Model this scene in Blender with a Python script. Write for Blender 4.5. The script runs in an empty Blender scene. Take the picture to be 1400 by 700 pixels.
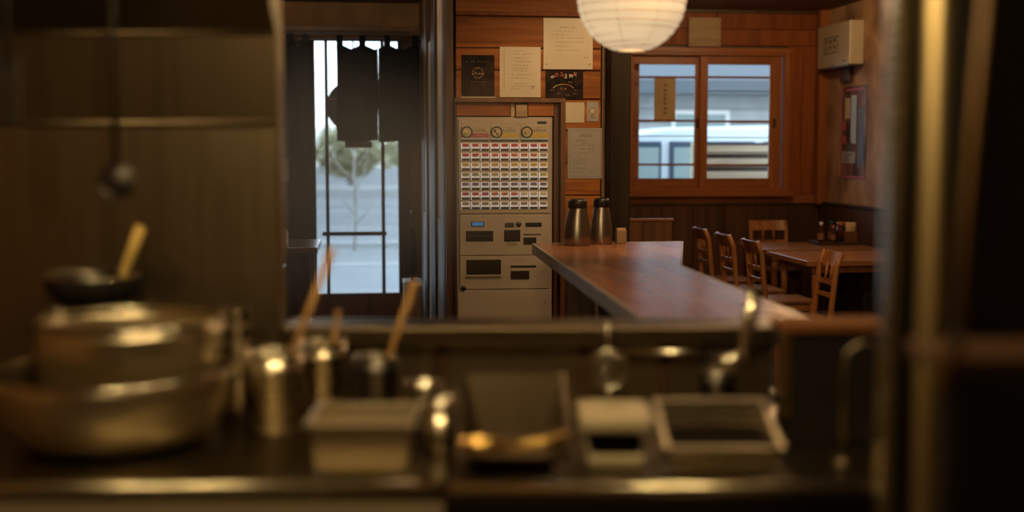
import bpy, bmesh, math, random
from mathutils import Vector, Matrix
R = random.Random(7)
PI = math.pi
SC = bpy.context.scene
COL = SC.collection
YAW = math.radians(6.71)
STEAM_DENSITY = 0.8

# ------------------------------------------------------------------ camera, world, lights, exposure
cam_data = bpy.data.cameras.new('camera')
cam = bpy.data.objects.new('camera', cam_data); COL.objects.link(cam)
cam.location = (0, 0, 1.5)
cam.rotation_euler = (math.radians(90 - 4.87), 0, -YAW)
cam_data.sensor_width = 36
cam_data.lens = 36 * 1700 / 1400
cam_data.clip_start = 0.05; cam_data.clip_end = 300
cam_data.dof.use_dof = True
cam_data.dof.focus_distance = 7.55
cam_data.dof.aperture_fstop = 0.95
SC.camera = cam
SC.view_settings.view_transform = 'Standard'
SC.view_settings.look = 'None'
SC.view_settings.gamma = 1.0
SC.view_settings.exposure = 0.0
SC.view_settings.use_curve_mapping = False
SC.cycles.max_bounces = 7
SC.cycles.diffuse_bounces = 3
SC.cycles.glossy_bounces = 4
SC.cycles.transparent_max_bounces = 12
SC.cycles.sample_clamp_indirect = 3.0
SC.cycles.caustics_reflective = False
SC.cycles.caustics_refractive = False
SC.cycles.volume_bounces = 0

world = bpy.data.worlds.new('overcast_sky'); SC.world = world
world.use_nodes = True
_wn = world.node_tree.nodes; _wl = world.node_tree.links
_bg = _wn['Background']
_tc = _wn.new('ShaderNodeTexCoord'); _sx = _wn.new('ShaderNodeSeparateXYZ'); _cr = _wn.new('ShaderNodeValToRGB')
_wl.new(_tc.outputs['Generated'], _sx.inputs[0]); _wl.new(_sx.outputs['Z'], _cr.inputs[0]); _wl.new(_cr.outputs[0], _bg.inputs[0])
_cr.color_ramp.elements[0].position = 0.0; _cr.color_ramp.elements[0].color = (0.70, 0.76, 0.80, 1)
_cr.color_ramp.elements[1].position = 0.6; _cr.color_ramp.elements[1].color = (0.62, 0.76, 0.92, 1)
_bg.inputs[1].default_value = 4.2

def lamp(name, kind, loc, power, color, size=0.1, rot=(0, 0, 0), size_y=None, portal=False, spot=None):
    d = bpy.data.lights.new(name, kind); d.energy = power; d.color = color
    if kind == 'AREA':
        d.size = size
        if size_y: d.shape = 'RECTANGLE'; d.size_y = size_y
        if portal: d.cycles.is_portal = True
    else:
        d.shadow_soft_size = size
    if spot: d.spot_size = math.radians(spot); d.spot_blend = 0.6
    o = bpy.data.objects.new(name, d); COL.objects.link(o)
    o.location = loc; o.rotation_euler = rot
    return o
# daylight openings (sampling portals) : door and window
lamp('door_portal', 'AREA', (-0.07, 11.12, 1.34), 1, (1, 1, 1), 0.74, (-PI/2, 0, 0), 2.25, True)
lamp('window_portal', 'AREA', (3.07, 11.4, 1.76), 1, (1, 1, 1), 1.32, (-PI/2, 0, 0), 1.1, True)
WARM = (1.0, 0.63, 0.31)
# unseen dining room lights: two added fills, then lamps over tables and entrance
lamp('lantern_fill_spot', 'SPOT', (1.62, 6.15, 2.72), 60, WARM, 0.05, (math.radians(34), 0, math.radians(8)), spot=100)  # unseen spot added to throw the lantern's light on the machine wall
lamp('machine_fill_point', 'POINT', (1.3, 4.3, 2.62), 24, WARM, 0.05)  # unseen point light added to lift the lower machine and the counter
lamp('ceiling_lamp_tables', 'POINT', (3.2, 9.0, 2.73), 42, (1.0, 0.62, 0.30), 0.04)
lamp('ceiling_lamp_tables', 'POINT', (2.75, 6.9, 2.6), 14, (1.0, 0.62, 0.31), 0.06)
lamp('ceiling_lamp_entrance', 'POINT', (-0.6, 8.6, 2.7), 18, (1.0, 0.78, 0.56), 0.06)
# kitchen bulbs over the work table
KWARM = (1.0, 0.70, 0.31)
def K(u, v, z=0.0):
    return (u * math.cos(YAW) + v * math.sin(YAW), -u * math.sin(YAW) + v * math.cos(YAW), z)
for _u, _v, _z, _p in ((-0.50, 1.7, 2.45, 42), (0.15, 1.75, 2.45, 42), (0.05, 2.75, 2.5, 10)):
    lamp('kitchen_bulb_light', 'POINT', K(_u, _v, _z), _p, KWARM, 0.035)
lamp('kitchen_bulb_light', 'POINT', K(-0.55, 0.75, 2.2), 14, KWARM, 0.035)

# ------------------------------------------------------------------ materials
def mat(name, color=(0.5, 0.5, 0.5), rough=0.5, metal=0.0, spec=0.5):
    m = bpy.data.materials.new(name); m.use_nodes = True
    b = m.node_tree.nodes['Principled BSDF']
    b.inputs['Base Color'].default_value = (*color, 1)
    b.inputs['Roughness'].default_value = rough
    b.inputs['Metallic'].default_value = metal
    b.inputs['Specular IOR Level'].default_value = spec
    return m
def nodes(m): return m.node_tree.nodes, m.node_tree.links, m.node_tree.nodes['Principled BSDF']
def coords(m, scale):
    N, L, b = nodes(m)
    tc = N.new('ShaderNodeTexCoord'); oi = N.new('ShaderNodeObjectInfo')
    mu = N.new('ShaderNodeMath'); mu.operation = 'MULTIPLY'; mu.inputs[1].default_value = 37.0
    L.new(oi.outputs['Random'], mu.inputs[0])
    ad = N.new('ShaderNodeVectorMath'); ad.operation = 'ADD'
    L.new(tc.outputs['Object'], ad.inputs[0]); L.new(mu.outputs[0], ad.inputs[1])
    mp = N.new('ShaderNodeMapping'); mp.inputs['Scale'].default_value = scale
    L.new(ad.outputs[0], mp.inputs[0])
    return mp, oi
def wood(name, dark, light, rough=0.45, axis=0, fine=14.0, vary=0.3, spec=0.4, bump=0.15):
    m = mat(name, light, rough, 0, spec); N, L, b = nodes(m)
    s = [fine, fine, fine]; s[axis] = fine * 0.07
    mp, oi = coords(m, s)
    n = N.new('ShaderNodeTexNoise'); n.inputs['Scale'].default_value = 1.6; n.inputs['Detail'].default_value = 6; n.inputs['Distortion'].default_value = 0.8
    L.new(mp.outputs[0], n.inputs['Vector'])
    r = N.new('ShaderNodeValToRGB'); r.color_ramp.elements[0].position = 0.3; r.color_ramp.elements[1].position = 0.72
    r.color_ramp.elements[0].color = (*dark, 1); r.color_ramp.elements[1].color = (*light, 1)
    L.new(n.outputs['Fac'], r.inputs[0])
    hs = N.new('ShaderNodeHueSaturation')
    mr = N.new('ShaderNodeMapRange'); mr.inputs[3].default_value = 1 - vary; mr.inputs[4].default_value = 1 + vary
    L.new(oi.outputs['Random'], mr.inputs[0]); L.new(mr.outputs[0], hs.inputs['Value']); L.new(r.outputs[0], hs.inputs['Color'])
    L.new(hs.outputs[0], b.inputs['Base Color'])
    bp = N.new('ShaderNodeBump'); bp.inputs['Strength'].default_value = bump; bp.inputs['Distance'].default_value = 0.004
    L.new(n.outputs['Fac'], bp.inputs['Height']); L.new(bp.outputs[0], b.inputs['Normal'])
    return m
def mottled(name, c1, c2, rough=0.7, scale=6.0, spec=0.3, bump=0.2, metal=0.0, stretch=(1, 1, 1)):
    m = mat(name, c1, rough, metal, spec); N, L, b = nodes(m)
    mp, oi = coords(m, stretch)
    n = N.new('ShaderNodeTexNoise'); n.inputs['Scale'].default_value = scale; n.inputs['Detail'].default_value = 5
    L.new(mp.outputs[0], n.inputs['Vector'])
    r = N.new('ShaderNodeValToRGB'); r.color_ramp.elements[0].position = 0.35; r.color_ramp.elements[1].position = 0.68
    r.color_ramp.elements[0].color = (*c1, 1); r.color_ramp.elements[1].color = (*c2, 1)
    L.new(n.outputs['Fac'], r.inputs[0]); L.new(r.outputs[0], b.inputs['Base Color'])
    if bump:
        bp = N.new('ShaderNodeBump'); bp.inputs['Strength'].default_value = bump; bp.inputs['Distance'].default_value = 0.005
        L.new(n.outputs['Fac'], bp.inputs['Height']); L.new(bp.outputs[0], b.inputs['Normal'])
    return m
def steel(name, color=(0.62, 0.58, 0.5), rough=0.28, stretch=(1, 1, 40)):
    m = mat(name, color, rough, 1.0); N, L, b = nodes(m)
    mp, oi = coords(m, stretch)
    n = N.new('ShaderNodeTexNoise'); n.inputs['Scale'].default_value = 4; n.inputs['Detail'].default_value = 4
    L.new(mp.outputs[0], n.inputs['Vector'])
    mr = N.new('ShaderNodeMapRange'); mr.inputs[3].default_value = rough * 0.75; mr.inputs[4].default_value = rough * 1.35
    L.new(n.outputs['Fac'], mr.inputs[0]); L.new(mr.outputs[0], b.inputs['Roughness'])
    return m
def emit(name, color, strength):
    m = mat(name, (0.02, 0.02, 0.02)); b = nodes(m)[2]
    b.inputs['Emission Color'].default_value = (*color, 1); b.inputs['Emission Strength'].default_value = strength
    return m
def glass(name, tint=(0.92, 0.96, 0.97), refl=0.9):
    m = bpy.data.materials.new(name); m.use_nodes = True; N, L = m.node_tree.nodes, m.node_tree.links
    N.clear(); o = N.new('ShaderNodeOutputMaterial'); mx = N.new('ShaderNodeMixShader'); t = N.new('ShaderNodeBsdfTransparent')
    g = N.new('ShaderNodeBsdfGlossy'); g.inputs['Roughness'].default_value = 0.03; t.inputs[0].default_value = (*tint, 1)
    f = N.new('ShaderNodeFresnel'); f.inputs[0].default_value = 1.45
    k = N.new('ShaderNodeMath'); k.operation = 'MULTIPLY'; k.inputs[1].default_value = refl
    L.new(f.outputs[0], k.inputs[0]); L.new(k.outputs[0], mx.inputs[0]); L.new(t.outputs[0], mx.inputs[1]); L.new(g.outputs[0], mx.inputs[2]); L.new(mx.outputs[0], o.inputs[0])
    return m

W_WALL = wood('pine_board', (0.20, 0.055, 0.010), (0.54, 0.19, 0.036), 0.5, 0, 9, 0.16, 0.2)
W_RED = wood('red_brown_board', (0.18, 0.050, 0.012), (0.33, 0.098, 0.024), 0.5, 2, 8, 0.12, 0.2)
W_FRAME = wood('window_wood', (0.27, 0.085, 0.022), (0.42, 0.145, 0.04), 0.4, 0, 12, 0.1)
W_FRAMEV = wood('window_wood_upright', (0.27, 0.085, 0.022), (0.42, 0.145, 0.04), 0.4, 2, 12, 0.1)
W_DARK = wood('dark_stained_wood', (0.035, 0.018, 0.010), (0.085, 0.042, 0.020), 0.45, 2, 10, 0.2)
W_WAIN = wood('wainscot_wood', (0.045, 0.018, 0.008), (0.10, 0.04, 0.016), 0.5, 2, 8, 0.25)
W_COL = wood('column_wood', (0.014, 0.009, 0.005), (0.030, 0.019, 0.010), 0.6, 2, 8, 0.1, 0.2)
W_MID = wood('mid_brown_wood', (0.13, 0.055, 0.02), (0.24, 0.105, 0.04), 0.45, 2, 10, 0.15)
W_CHAIR = wood('chair_wood', (0.27, 0.10, 0.028), (0.46, 0.19, 0.058), 0.35, 2, 14, 0.1)
W_GLOSS = wood('lacquered_top', (0.16, 0.08, 0.045), (0.28, 0.15, 0.08), 0.18, 0, 8, 0.05, 0.9, 0.03)
W_SEAT = wood('seat_wood', (0.20, 0.09, 0.04), (0.36, 0.18, 0.08), 0.22, 0, 10, 0.1, 0.6)
W_TABLE = wood('table_top_wood', (0.25, 0.10, 0.035), (0.42, 0.19, 0.07), 0.25, 0, 8, 0.1, 0.6)
W_COUNTER = wood('counter_laminate', (0.30, 0.12, 0.060), (0.46, 0.20, 0.10), 0.27, 1, 7, 0.05, 0.6, 0.06)
W_POST = wood('reddish_post_wood', (0.07, 0.028, 0.012), (0.14, 0.055, 0.022), 0.45, 2, 10, 0.05)
W_TOPB = wood('dull_orange_board', (0.14, 0.05, 0.014), (0.22, 0.085, 0.025), 0.75, 0, 10, 0.05, 0.15)
W_CEIL = wood('ceiling_board', (0.055, 0.024, 0.010), (0.12, 0.055, 0.022), 0.5, 0, 8, 0.2)
W_MIDH = wood('dark_brown_handle', (0.12, 0.06, 0.02), (0.22, 0.12, 0.04), 0.5, 2, 20, 0.1)  # handle wood in a darker brown
W_HANDLE = wood('handle_wood', (0.35, 0.19, 0.07), (0.62, 0.36, 0.14), 0.5, 2, 20, 0.1)
W_YELLOW = wood('yellow_handle_wood', (0.55, 0.38, 0.12), (0.80, 0.58, 0.2), 0.45, 2, 20, 0.05)
W_PLAQUE = wood('plaque_wood', (0.32, 0.21, 0.11), (0.48, 0.33, 0.18), 0.5, 0, 12, 0.1)
W_STRAW = wood('pale_wood', (0.50, 0.34, 0.17), (0.70, 0.50, 0.28), 0.6, 2, 14, 0.1)
W_CRATE = wood('crate_wood', (0.42, 0.34, 0.24), (0.62, 0.52, 0.38), 0.75, 0, 9, 0.15)
PLASTER = mottled('ochre_plaster', (0.30, 0.17, 0.075), (0.42, 0.25, 0.115), 0.85, 5)
PLASTERL = mottled('light_tan_plaster', (0.55, 0.42, 0.26), (0.70, 0.55, 0.36), 0.5, 5, 0.5)
PLASTER_R = mottled('worn_tan_plaster', (0.22, 0.12, 0.06), (0.55, 0.34, 0.18), 0.7, 3.2, 0.4, 0.4)
GREYPL = mottled('grey_white_panel', (0.42, 0.40, 0.37), (0.60, 0.57, 0.53), 0.45, 4, 0.5, 0.1, 0, (1, 1, 0.15))
FLOOR = mottled('dark_tile', (0.06, 0.045, 0.035), (0.11, 0.085, 0.065), 0.35, 3, 0.5, 0.05)
GROUT = mat('grout', (0.03, 0.025, 0.02), 0.9)
MACH = mottled('machine_beige_paint', (0.47, 0.39, 0.31), (0.52, 0.435, 0.35), 0.42, 2.5, 0.45, 0)
MACH2 = mottled('machine_panel_paint', (0.50, 0.415, 0.33), (0.55, 0.46, 0.37), 0.4, 2.5, 0.45, 0)
BLACK = mat('black_plastic', (0.012, 0.011, 0.010), 0.35)
DKGREY = mat('dark_grey', (0.05, 0.045, 0.04), 0.4)
WHITE = mat('white_plastic', (0.92, 0.92, 0.90), 0.35)
CREAM = mat('cream_plastic', (0.50, 0.43, 0.30), 0.35)
PAPER = mottled('cream_paper', (0.66, 0.56, 0.40), (0.74, 0.64, 0.47), 0.35, 4, 0.5, 0)
PAPERG = mottled('grey_notice_paper', (0.40, 0.37, 0.33), (0.46, 0.43, 0.39), 0.35, 4, 0.5, 0)
PAPERT = mottled('tan_paper', (0.58, 0.42, 0.22), (0.70, 0.52, 0.30), 0.6, 6, 0.3, 0)  # tan lifted to imitate daylight coming through the window strip
INK = mat('black_ink', (0.10, 0.075, 0.05), 0.7)
INKL = mat('faded_ink', (0.28, 0.20, 0.12), 0.7)
FLYER = mottled('dark_flyer_print', (0.008, 0.006, 0.006), (0.05, 0.028, 0.018), 0.6, 14, 0.1, 0)
GOLDP = mat('gold_print', (0.42, 0.24, 0.08), 0.5)
REDP = mat('red_print', (0.55, 0.07, 0.06), 0.5)
ORGP = mat('orange_print', (0.62, 0.20, 0.08), 0.5)
YELP = mat('yellow_print', (0.66, 0.46, 0.06), 0.5)
LIMP = mat('lime_print', (0.46, 0.46, 0.10), 0.5)
GRNP = mat('green_print', (0.30, 0.36, 0.12), 0.5)
PURP = mat('violet_print', (0.20, 0.17, 0.36), 0.5)
MAGP = mat('magenta_print', (0.50, 0.09, 0.16), 0.5)
TANP = mat('tan_print', (0.36, 0.28, 0.18), 0.5)
BROTH = mat('broth_print', (0.58, 0.44, 0.25), 0.5)
SKYP = mat('pale_blue_print', (0.50, 0.62, 0.72), 0.5)
WLIT = mat('backlit_button_plastic', (0.92, 0.93, 0.95), 0.35); _b = nodes(WLIT)[2]; _b.inputs['Emission Color'].default_value = (.85, .93, 1, 1); _b.inputs['Emission Strength'].default_value = .16
LCD = emit('blue_display', (0.08, 0.30, 0.55), 0.35)
SMOKED = mat('smoked_plastic', (0.045, 0.032, 0.022), 0.15)
CLOTH = mottled('indigo_cloth', (0.010, 0.012, 0.017), (0.020, 0.023, 0.030), 0.9, 9, 0.1, 0.2)
CLOTH2 = mottled('slate_cloth', (0.030, 0.036, 0.044), (0.050, 0.056, 0.064), 0.9, 9, 0.1, 0.2)
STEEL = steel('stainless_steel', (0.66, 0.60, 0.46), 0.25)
STEELR = steel('satin_steel_rim', (0.72, 0.64, 0.48), 0.4)
STEELW = steel('satin_steel_bowl', (0.72, 0.65, 0.49), 0.30)
STEELF = steel('dull_steel_front', (0.55, 0.48, 0.36), 0.6)
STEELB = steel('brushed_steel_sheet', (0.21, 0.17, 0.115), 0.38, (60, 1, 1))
STEELU = steel('darkened_steel_sheet', (0.13, 0.10, 0.065), 0.38, (60, 1, 1))  # steel darkened so that dark reflections sit in its colour
STEELD = steel('dark_steel', (0.10, 0.095, 0.09), 0.4)
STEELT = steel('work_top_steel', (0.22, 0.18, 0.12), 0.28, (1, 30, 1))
CHROME = mat('polished_steel', (0.76, 0.71, 0.60), 0.2, 1.0)
JUGM = steel('jug_steel', (0.36, 0.31, 0.28), 0.3, (20, 20, 1))
BRASS = mat('brass', (0.70, 0.47, 0.16), 0.28, 1.0)
IRON = mat('black_iron', (0.014, 0.012, 0.010), 0.6, 0.0)
SAUCE = mat('dark_sauce', (0.005, 0.003, 0.002), 0.6, 0, 0.02)
GLASS = glass('window_glass')
BOTTLE = mat('brown_bottle_glass', (0.05, 0.015, 0.006), 0.1)
ASPHALT = mottled('asphalt', (0.20, 0.21, 0.22), (0.27, 0.28, 0.285), 0.9, 1.2, 0.2, 0, 0, (0.12, 1, 1))
KERB = mat('kerb_concrete', (0.42, 0.43, 0.43), 0.9)
VANW = mat('van_white_paint', (0.62, 0.70, 0.76), 0.3)
VANG = mat('van_window_glass', (0.26, 0.34, 0.34), 0.1)
VANF = mat('van_rubber', (0.03, 0.06, 0.10), 0.4)
SIDING = mottled('pale_siding', (0.40, 0.42, 0.43), (0.52, 0.54, 0.54), 0.8, 3, 0.3, 0)
ROOFM = mat('grey_eave', (0.10, 0.115, 0.13), 0.8)
LEAF = mottled('leaf', (0.34, 0.35, 0.20), (0.66, 0.62, 0.40), 0.7, 3, 0.3, 0)
BARK = mat('pale_bark', (0.46, 0.43, 0.38), 0.9)

# ------------------------------------------------------------------ mesh builder
class MB:
    def __init__(s): s.v = []; s.f = []; s.m = []; s.sm = []
    def add(s, vs, fs, mi=0, smooth=False):
        b = len(s.v); s.v += [tuple(x) for x in vs]; s.f += [[i + b for i in f] for f in fs]
        s.m += [mi] * len(fs); s.sm += [smooth] * len(fs); return s
    def box(s, a, b, mi=0):
        x0, y0, z0 = a; x1, y1, z1 = b
        vs = [(x0,y0,z0),(x1,y0,z0),(x1,y1,z0),(x0,y1,z0),(x0,y0,z1),(x1,y0,z1),(x1,y1,z1),(x0,y1,z1)]
        return s.add(vs, [(0,3,2,1),(4,5,6,7),(0,1,5,4),(1,2,6,5),(2,3,7,6),(3,0,4,7)], mi)
    def quad(s, p, mi=0): return s.add(p, [tuple(range(len(p)))], mi)
    def tube(s, pts, rad, n=10, mi=0, cap=True, sx=1.0):
        pts = [Vector(p) for p in pts]; rr = rad if isinstance(rad, (list, tuple)) else [rad] * len(pts)
        vs = []; prev = None
        for i, p in enumerate(pts):
            t = (pts[min(i+1, len(pts)-1)] - pts[max(i-1, 0)]).normalized()
            if prev is None:
                a = Vector((0, 0, 1)) if abs(t.z) < 0.9 else Vector((1, 0, 0))
                x = t.cross(a).normalized()
            else:
                x = (prev - t * prev.dot(t)).normalized()
            prev = x; y = t.cross(x)
            for k in range(n):
                an = 2 * PI * k / n
                vs.append(p + (x * math.cos(an) * sx + y * math.sin(an)) * rr[i])
        fs = [(i*n+k, i*n+(k+1) % n, (i+1)*n+(k+1) % n, (i+1)*n+k) for i in range(len(pts)-1) for k in range(n)]
        s.add(vs, fs, mi, True)
        if cap:
            s.add(vs[:n], [tuple(reversed(range(n)))], mi); s.add(vs[-n:], [tuple(range(n))], mi)
        return s
    def lathe(s, prof, n=32, c=(0, 0, 0), mi=0, sy=1.0, axis='z'):
        vs = []; 
        for r, z in prof:
            for k in range(n):
                a = 2 * PI * k / n
                if axis == 'z': vs.append((c[0] + r*math.cos(a), c[1] + r*math.sin(a)*sy, c[2] + z))
                else: vs.append((c[0] + r*math.cos(a), c[1] + z, c[2] + r*math.sin(a)*sy))
        fs = [(i*n+k, i*n+(k+1) % n, (i+1)*n+(k+1) % n, (i+1)*n+k) for i in range(len(prof)-1) for k in range(n)]
        return s.add(vs, fs, mi, True)
    def disc(s, c, r, n=20, mi=0, axis='y', ry=None):
        ry = ry or r
        if axis == 'y': vs = [(c[0] + r*math.cos(2*PI*k/n), c[1], c[2] + ry*math.sin(2*PI*k/n)) for k in range(n)]
        else: vs = [(c[0] + r*math.cos(2*PI*k/n), c[1] + ry*math.sin(2*PI*k/n), c[2]) for k in range(n)]
        return s.add(vs, [tuple(range(n))], mi)
    def mesh(s, name, mats):
        me = bpy.data.meshes.new(name); me.from_pydata(s.v, [], s.f)
        for m in (mats if isinstance(mats, (list, tuple)) else [mats]): me.materials.append(m)
        me.polygons.foreach_set('material_index', s.m); me.polygons.foreach_set('use_smooth', s.sm)
        me.update(); bm = bmesh.new(); bm.from_mesh(me)
        bmesh.ops.remove_doubles(bm, verts=bm.verts, dist=1e-6)
        bmesh.ops.recalc_face_normals(bm, faces=bm.faces); bm.to_mesh(me); bm.free()
        return me
    def obj(s, name, mats, parent=None, loc=(0, 0, 0), rot=(0, 0, 0), bevel=0):
        o = bpy.data.objects.new(name, s.mesh(name, mats)); COL.objects.link(o); o.location = loc; o.rotation_euler = rot
        if parent: o.parent = parent
        if bevel:
            bv = o.modifiers.new('bevel', 'BEVEL'); bv.width = bevel; bv.segments = 2; bv.limit_method = 'ANGLE'
        return o

def tag(o, label=None, cat=None, group=None, kind=None):
    if label: o['label'] = label
    if cat: o['category'] = cat
    if group: o['group'] = group
    if kind: o['kind'] = kind
    return o
def thing(name, label, cat, loc=(0, 0, 0), rz=0, group=None, kind=None):
    o = bpy.data.objects.new(name, None); COL.objects.link(o); o.location = loc; o.rotation_euler = (0, 0, rz)
    o.empty_display_size = 0.05
    return tag(o, label, cat, group, kind)
def kthing(name, label, cat, u, v, z, group=None, rz=0):
    return thing(name, label, cat, K(u, v, z), -YAW + rz, group)
def copy_tree(o, loc=None, rz=None, label=None, parent=None):
    c = o.copy(); COL.objects.link(c)
    if parent: c.parent = parent
    if loc is not None: c.location = loc
    if rz is not None: c.rotation_euler = (0, 0, rz)
    if label: c['label'] = label
    for ch in list(o.children): copy_tree(ch, parent=c)
    return c
_cache = {}
def piece(name, parent, a, b, m, ch=0.0025):
    """one chamfered board from corner a to corner b (parent coordinates); equal boards share a mesh"""
    dx, dy, dz = (round(b[i] - a[i], 4) for i in range(3))
    key = (dx, dy, dz, m.name, ch)
    me = _cache.get(key)
    if me is None:
        bm = bmesh.new(); bmesh.ops.create_cube(bm, size=1)
        bmesh.ops.scale(bm, vec=(dx, dy, dz), verts=bm.verts)
        if ch: bmesh.ops.bevel(bm, geom=bm.edges[:], offset=min(ch, dx*0.3, dy*0.3, dz*0.3), segments=1, affect='EDGES')
        me = bpy.data.meshes.new(name); bm.to_mesh(me); bm.free(); me.materials.append(m); _cache[key] = me
    o = bpy.data.objects.new(name, me); COL.objects.link(o)
    o.location = tuple((a[i] + b[i]) / 2 for i in range(3))
    if parent: o.parent = parent
    return o
def struct(name, a=None, b=None, m=None, obj=None):
    if a is None:
        o = bpy.data.objects.new(name, None); COL.objects.link(o)
    else: o = MB().box(a, b).obj(name, m)
    o['kind'] = 'structure'; return o
def glyph(mb, x, z, s, y, mi=0, n=5, w=0.12):
    """a small cluster of pen strokes, flat print on a sheet facing -Y"""
    for _ in range(n):
        if R.random() < 0.5:
            a = x + R.uniform(0, .3)*s; c = z + R.uniform(.1, .9)*s; l = R.uniform(.4, .8)*s
            mb.quad([(a, y, c), (a+l, y, c), (a+l, y, c+w*s), (a, y, c+w*s)], mi)
        else:
            a = x + R.uniform(.1, .8)*s; c = z + R.uniform(0, .3)*s; l = R.uniform(.4, .8)*s
            mb.quad([(a, y, c), (a+w*s, y, c), (a+w*s, y, c+l), (a, y, c+l)], mi)
def textline(mb, x, z, s, count, y, mi=0, gap=1.15, skip=0.1):
    for i in range(count):
        if R.random() > skip: glyph(mb, x + i*s*gap, z, s, y, mi)

# ------------------------------------------------------------------ shell
fl = struct('floor', (-2.6, -1.9, -0.12), (4.6, 11.3, -0.006), GROUT)
for i in range(12):
    for j in range(22):
        x, y = -2.4 + i*0.6, -1.8 + j*0.6
        if y > 4.5: piece('tile', fl, (x+.004, y+.004, -0.006), (x+.596, y+.596, 0), FLOOR, 0.001)
piece('tile', fl, (-2.4, -1.8, -0.006), (4.4, 4.79, 0), FLOOR, 0.001)
ce = struct('ceiling', (-2.6, -1.9, 2.80), (4.6, 11.5, 2.95), W_CEIL)
for i in range(13):
    piece('ceiling_board', ce, (-2.55, 5.6+i*0.44, 2.775), (4.3, 5.6+i*0.44+0.43, 2.80), W_CEIL)
wl = struct('wall_left', (-2.6, -1.9, 0), (-2.45, 11.3, 2.8), PLASTER)
wr = struct('wall_right', (4.23, -1.9, 0), (4.4, 11.5, 2.8), PLASTER_R)
for i in range(9):      # dark wainscot boards on the right wall
    piece('wainscot_board', wr, (4.20, 6.9+i*0.48, 0), (4.23, 6.9+i*0.48+0.475, 1.0), W_WAIN)
piece('wainscot_cap', wr, (4.19, 6.9, 1.0), (4.23, 11.2, 1.025), W_DARK)
piece('corner_board', wr, (4.15, 11.1, 1.0), (4.23, 11.2, 2.775), W_FRAMEV)
struct('wall_back', (-2.6, -2.0, 0), (4.6, -1.85, 2.8), mat('kitchen_wall', (0.10, 0.075, 0.05), 0.5))

# wall with the window, Y = 11.2
wf = struct('wall_front')
WX0, WX1, WZ0, WZ1 = 2.39, 3.87, 1.09, 2.41
mbw = MB()
mbw.box((0.56, 11.22, 0), (WX0, 11.4, 2.8)); mbw.box((WX1, 11.22, 0), (4.6, 11.4, 2.8))
mbw.box((WX0, 11.22, 0), (WX1, 11.4, WZ0)); mbw.box((WX0, 11.22, WZ1), (WX1, 11.4, 2.8))
mbw.obj('backing', W_DARK, wf)
x = 0.6
while x < 4.15:        # wainscot boards
    piece('wainscot_board', wf, (x, 11.185, 0), (min(x+0.295, 4.2), 11.22, 0.995), W_WAIN); x += 0.3
piece('dado_rail', wf, (0.6, 11.17, 0.995), (4.19, 11.22, 1.012), W_DARK)
piece('rail_board', wf, (0.6, 11.18, 1.012), (4.15, 11.22, 1.085), W_FRAME)
for a, b in ((3.885, 4.02), (4.025, 4.145)): piece('wall_board', wf, (a, 11.195, 1.087), (b, 11.22, 2.45), W_RED)
for a, b in ((1.3, 1.83), (1.835, 2.375)): piece('wall_board', wf, (a, 11.195, 1.087), (b, 11.22, 2.45), W_RED)
for z0, z1 in ((2.455, 2.60), (2.605, 2.772)):
    piece('wall_board', wf, (1.3, 11.195, z0), (3.2, 11.22, z1), W_RED); piece('wall_board', wf, (3.205, 11.195, z0), (4.145, 11.22, z1), W_RED)
piece('ceiling_batten', wf, (1.3, 11.16, 2.745), (4.2, 11.2, 2.775), W_DARK)

# window
wn = struct('window_1')
for nm, a, b, m in (('casing', (2.36, 11.14, 2.385), (3.905, 11.22, 2.43), W_FRAME), ('casing', (3.83, 11.14, 1.09), (3.885, 11.22, 2.385), W_FRAMEV),
                    ('casing', (2.36, 11.14, 1.09), (2.40, 11.22, 2.385), W_FRAMEV), ('window_sill', (2.34, 11.10, 1.075), (3.92, 11.22, 1.125), W_FRAME),
                    ('lower_track', (2.40, 11.15, 1.125), (3.83, 11.33, 1.15), W_FRAME), ('upper_track', (2.40, 11.15, 2.36), (3.83, 11.33, 2.385), W_FRAME),
                    ('jamb', (2.40, 11.22, 1.15), (2.42, 11.39, 2.36), W_FRAMEV), ('jamb', (3.81, 11.22, 1.15), (3.83, 11.39, 2.36), W_FRAMEV)):
    piece(nm, wn, a, b, m)
piece('outer_post', wn, (2.45, 11.46, 0.3), (2.545, 11.55, 2.9), W_FRAMEV)
def sash(x0, x1, gx0, gx1, y, bars, thin, pull):
    s = piece('sash', wn, (x0, y, 1.15), (gx0, y+.03, 2.36), W_FRAMEV)
    def sub(nm, a, b, m):
        o = piece(nm, None, a, b, m); o.location = Vector(o.location) - Vector(s.location); o.parent = s
    sub('stile', (gx1, y, 1.15), (x1, y+.03, 2.36), W_FRAMEV)
    sub('rail', (gx0, y, 1.15), (gx1, y+.03, 1.24), W_FRAME)
    sub('rail', (gx0, y, 2.28), (gx1, y+.03, 2.36), W_FRAME)
    for z in bars: sub('glazing_bar', (gx0, y-.004, z-.010), (gx1, y+.026, z+.010), W_FRAME)
    for z in thin: sub('thin_bar', (gx0, y+.02, z-.004), (gx1, y+.028, z+.004), W_DARK)
    sub('pane', (gx0, y+.012, 1.24), (gx1, y+.016, 2.28), GLASS)
    sub('finger_pull', (pull-.012, y-.004, 1.70), (pull+.012, y+.002, 1.79), IRON)
    return s
sash(2.42, 3.07, 2.445, 3.015, 11.235, (2.165, 1.768, 1.367), (1.628,), 3.04)
sash(3.05, 3.81, 3.125, 3.71, 11.19, (2.165, 1.762, 1.362), (2.04, 1.615, 1.48), 3.755)

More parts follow.
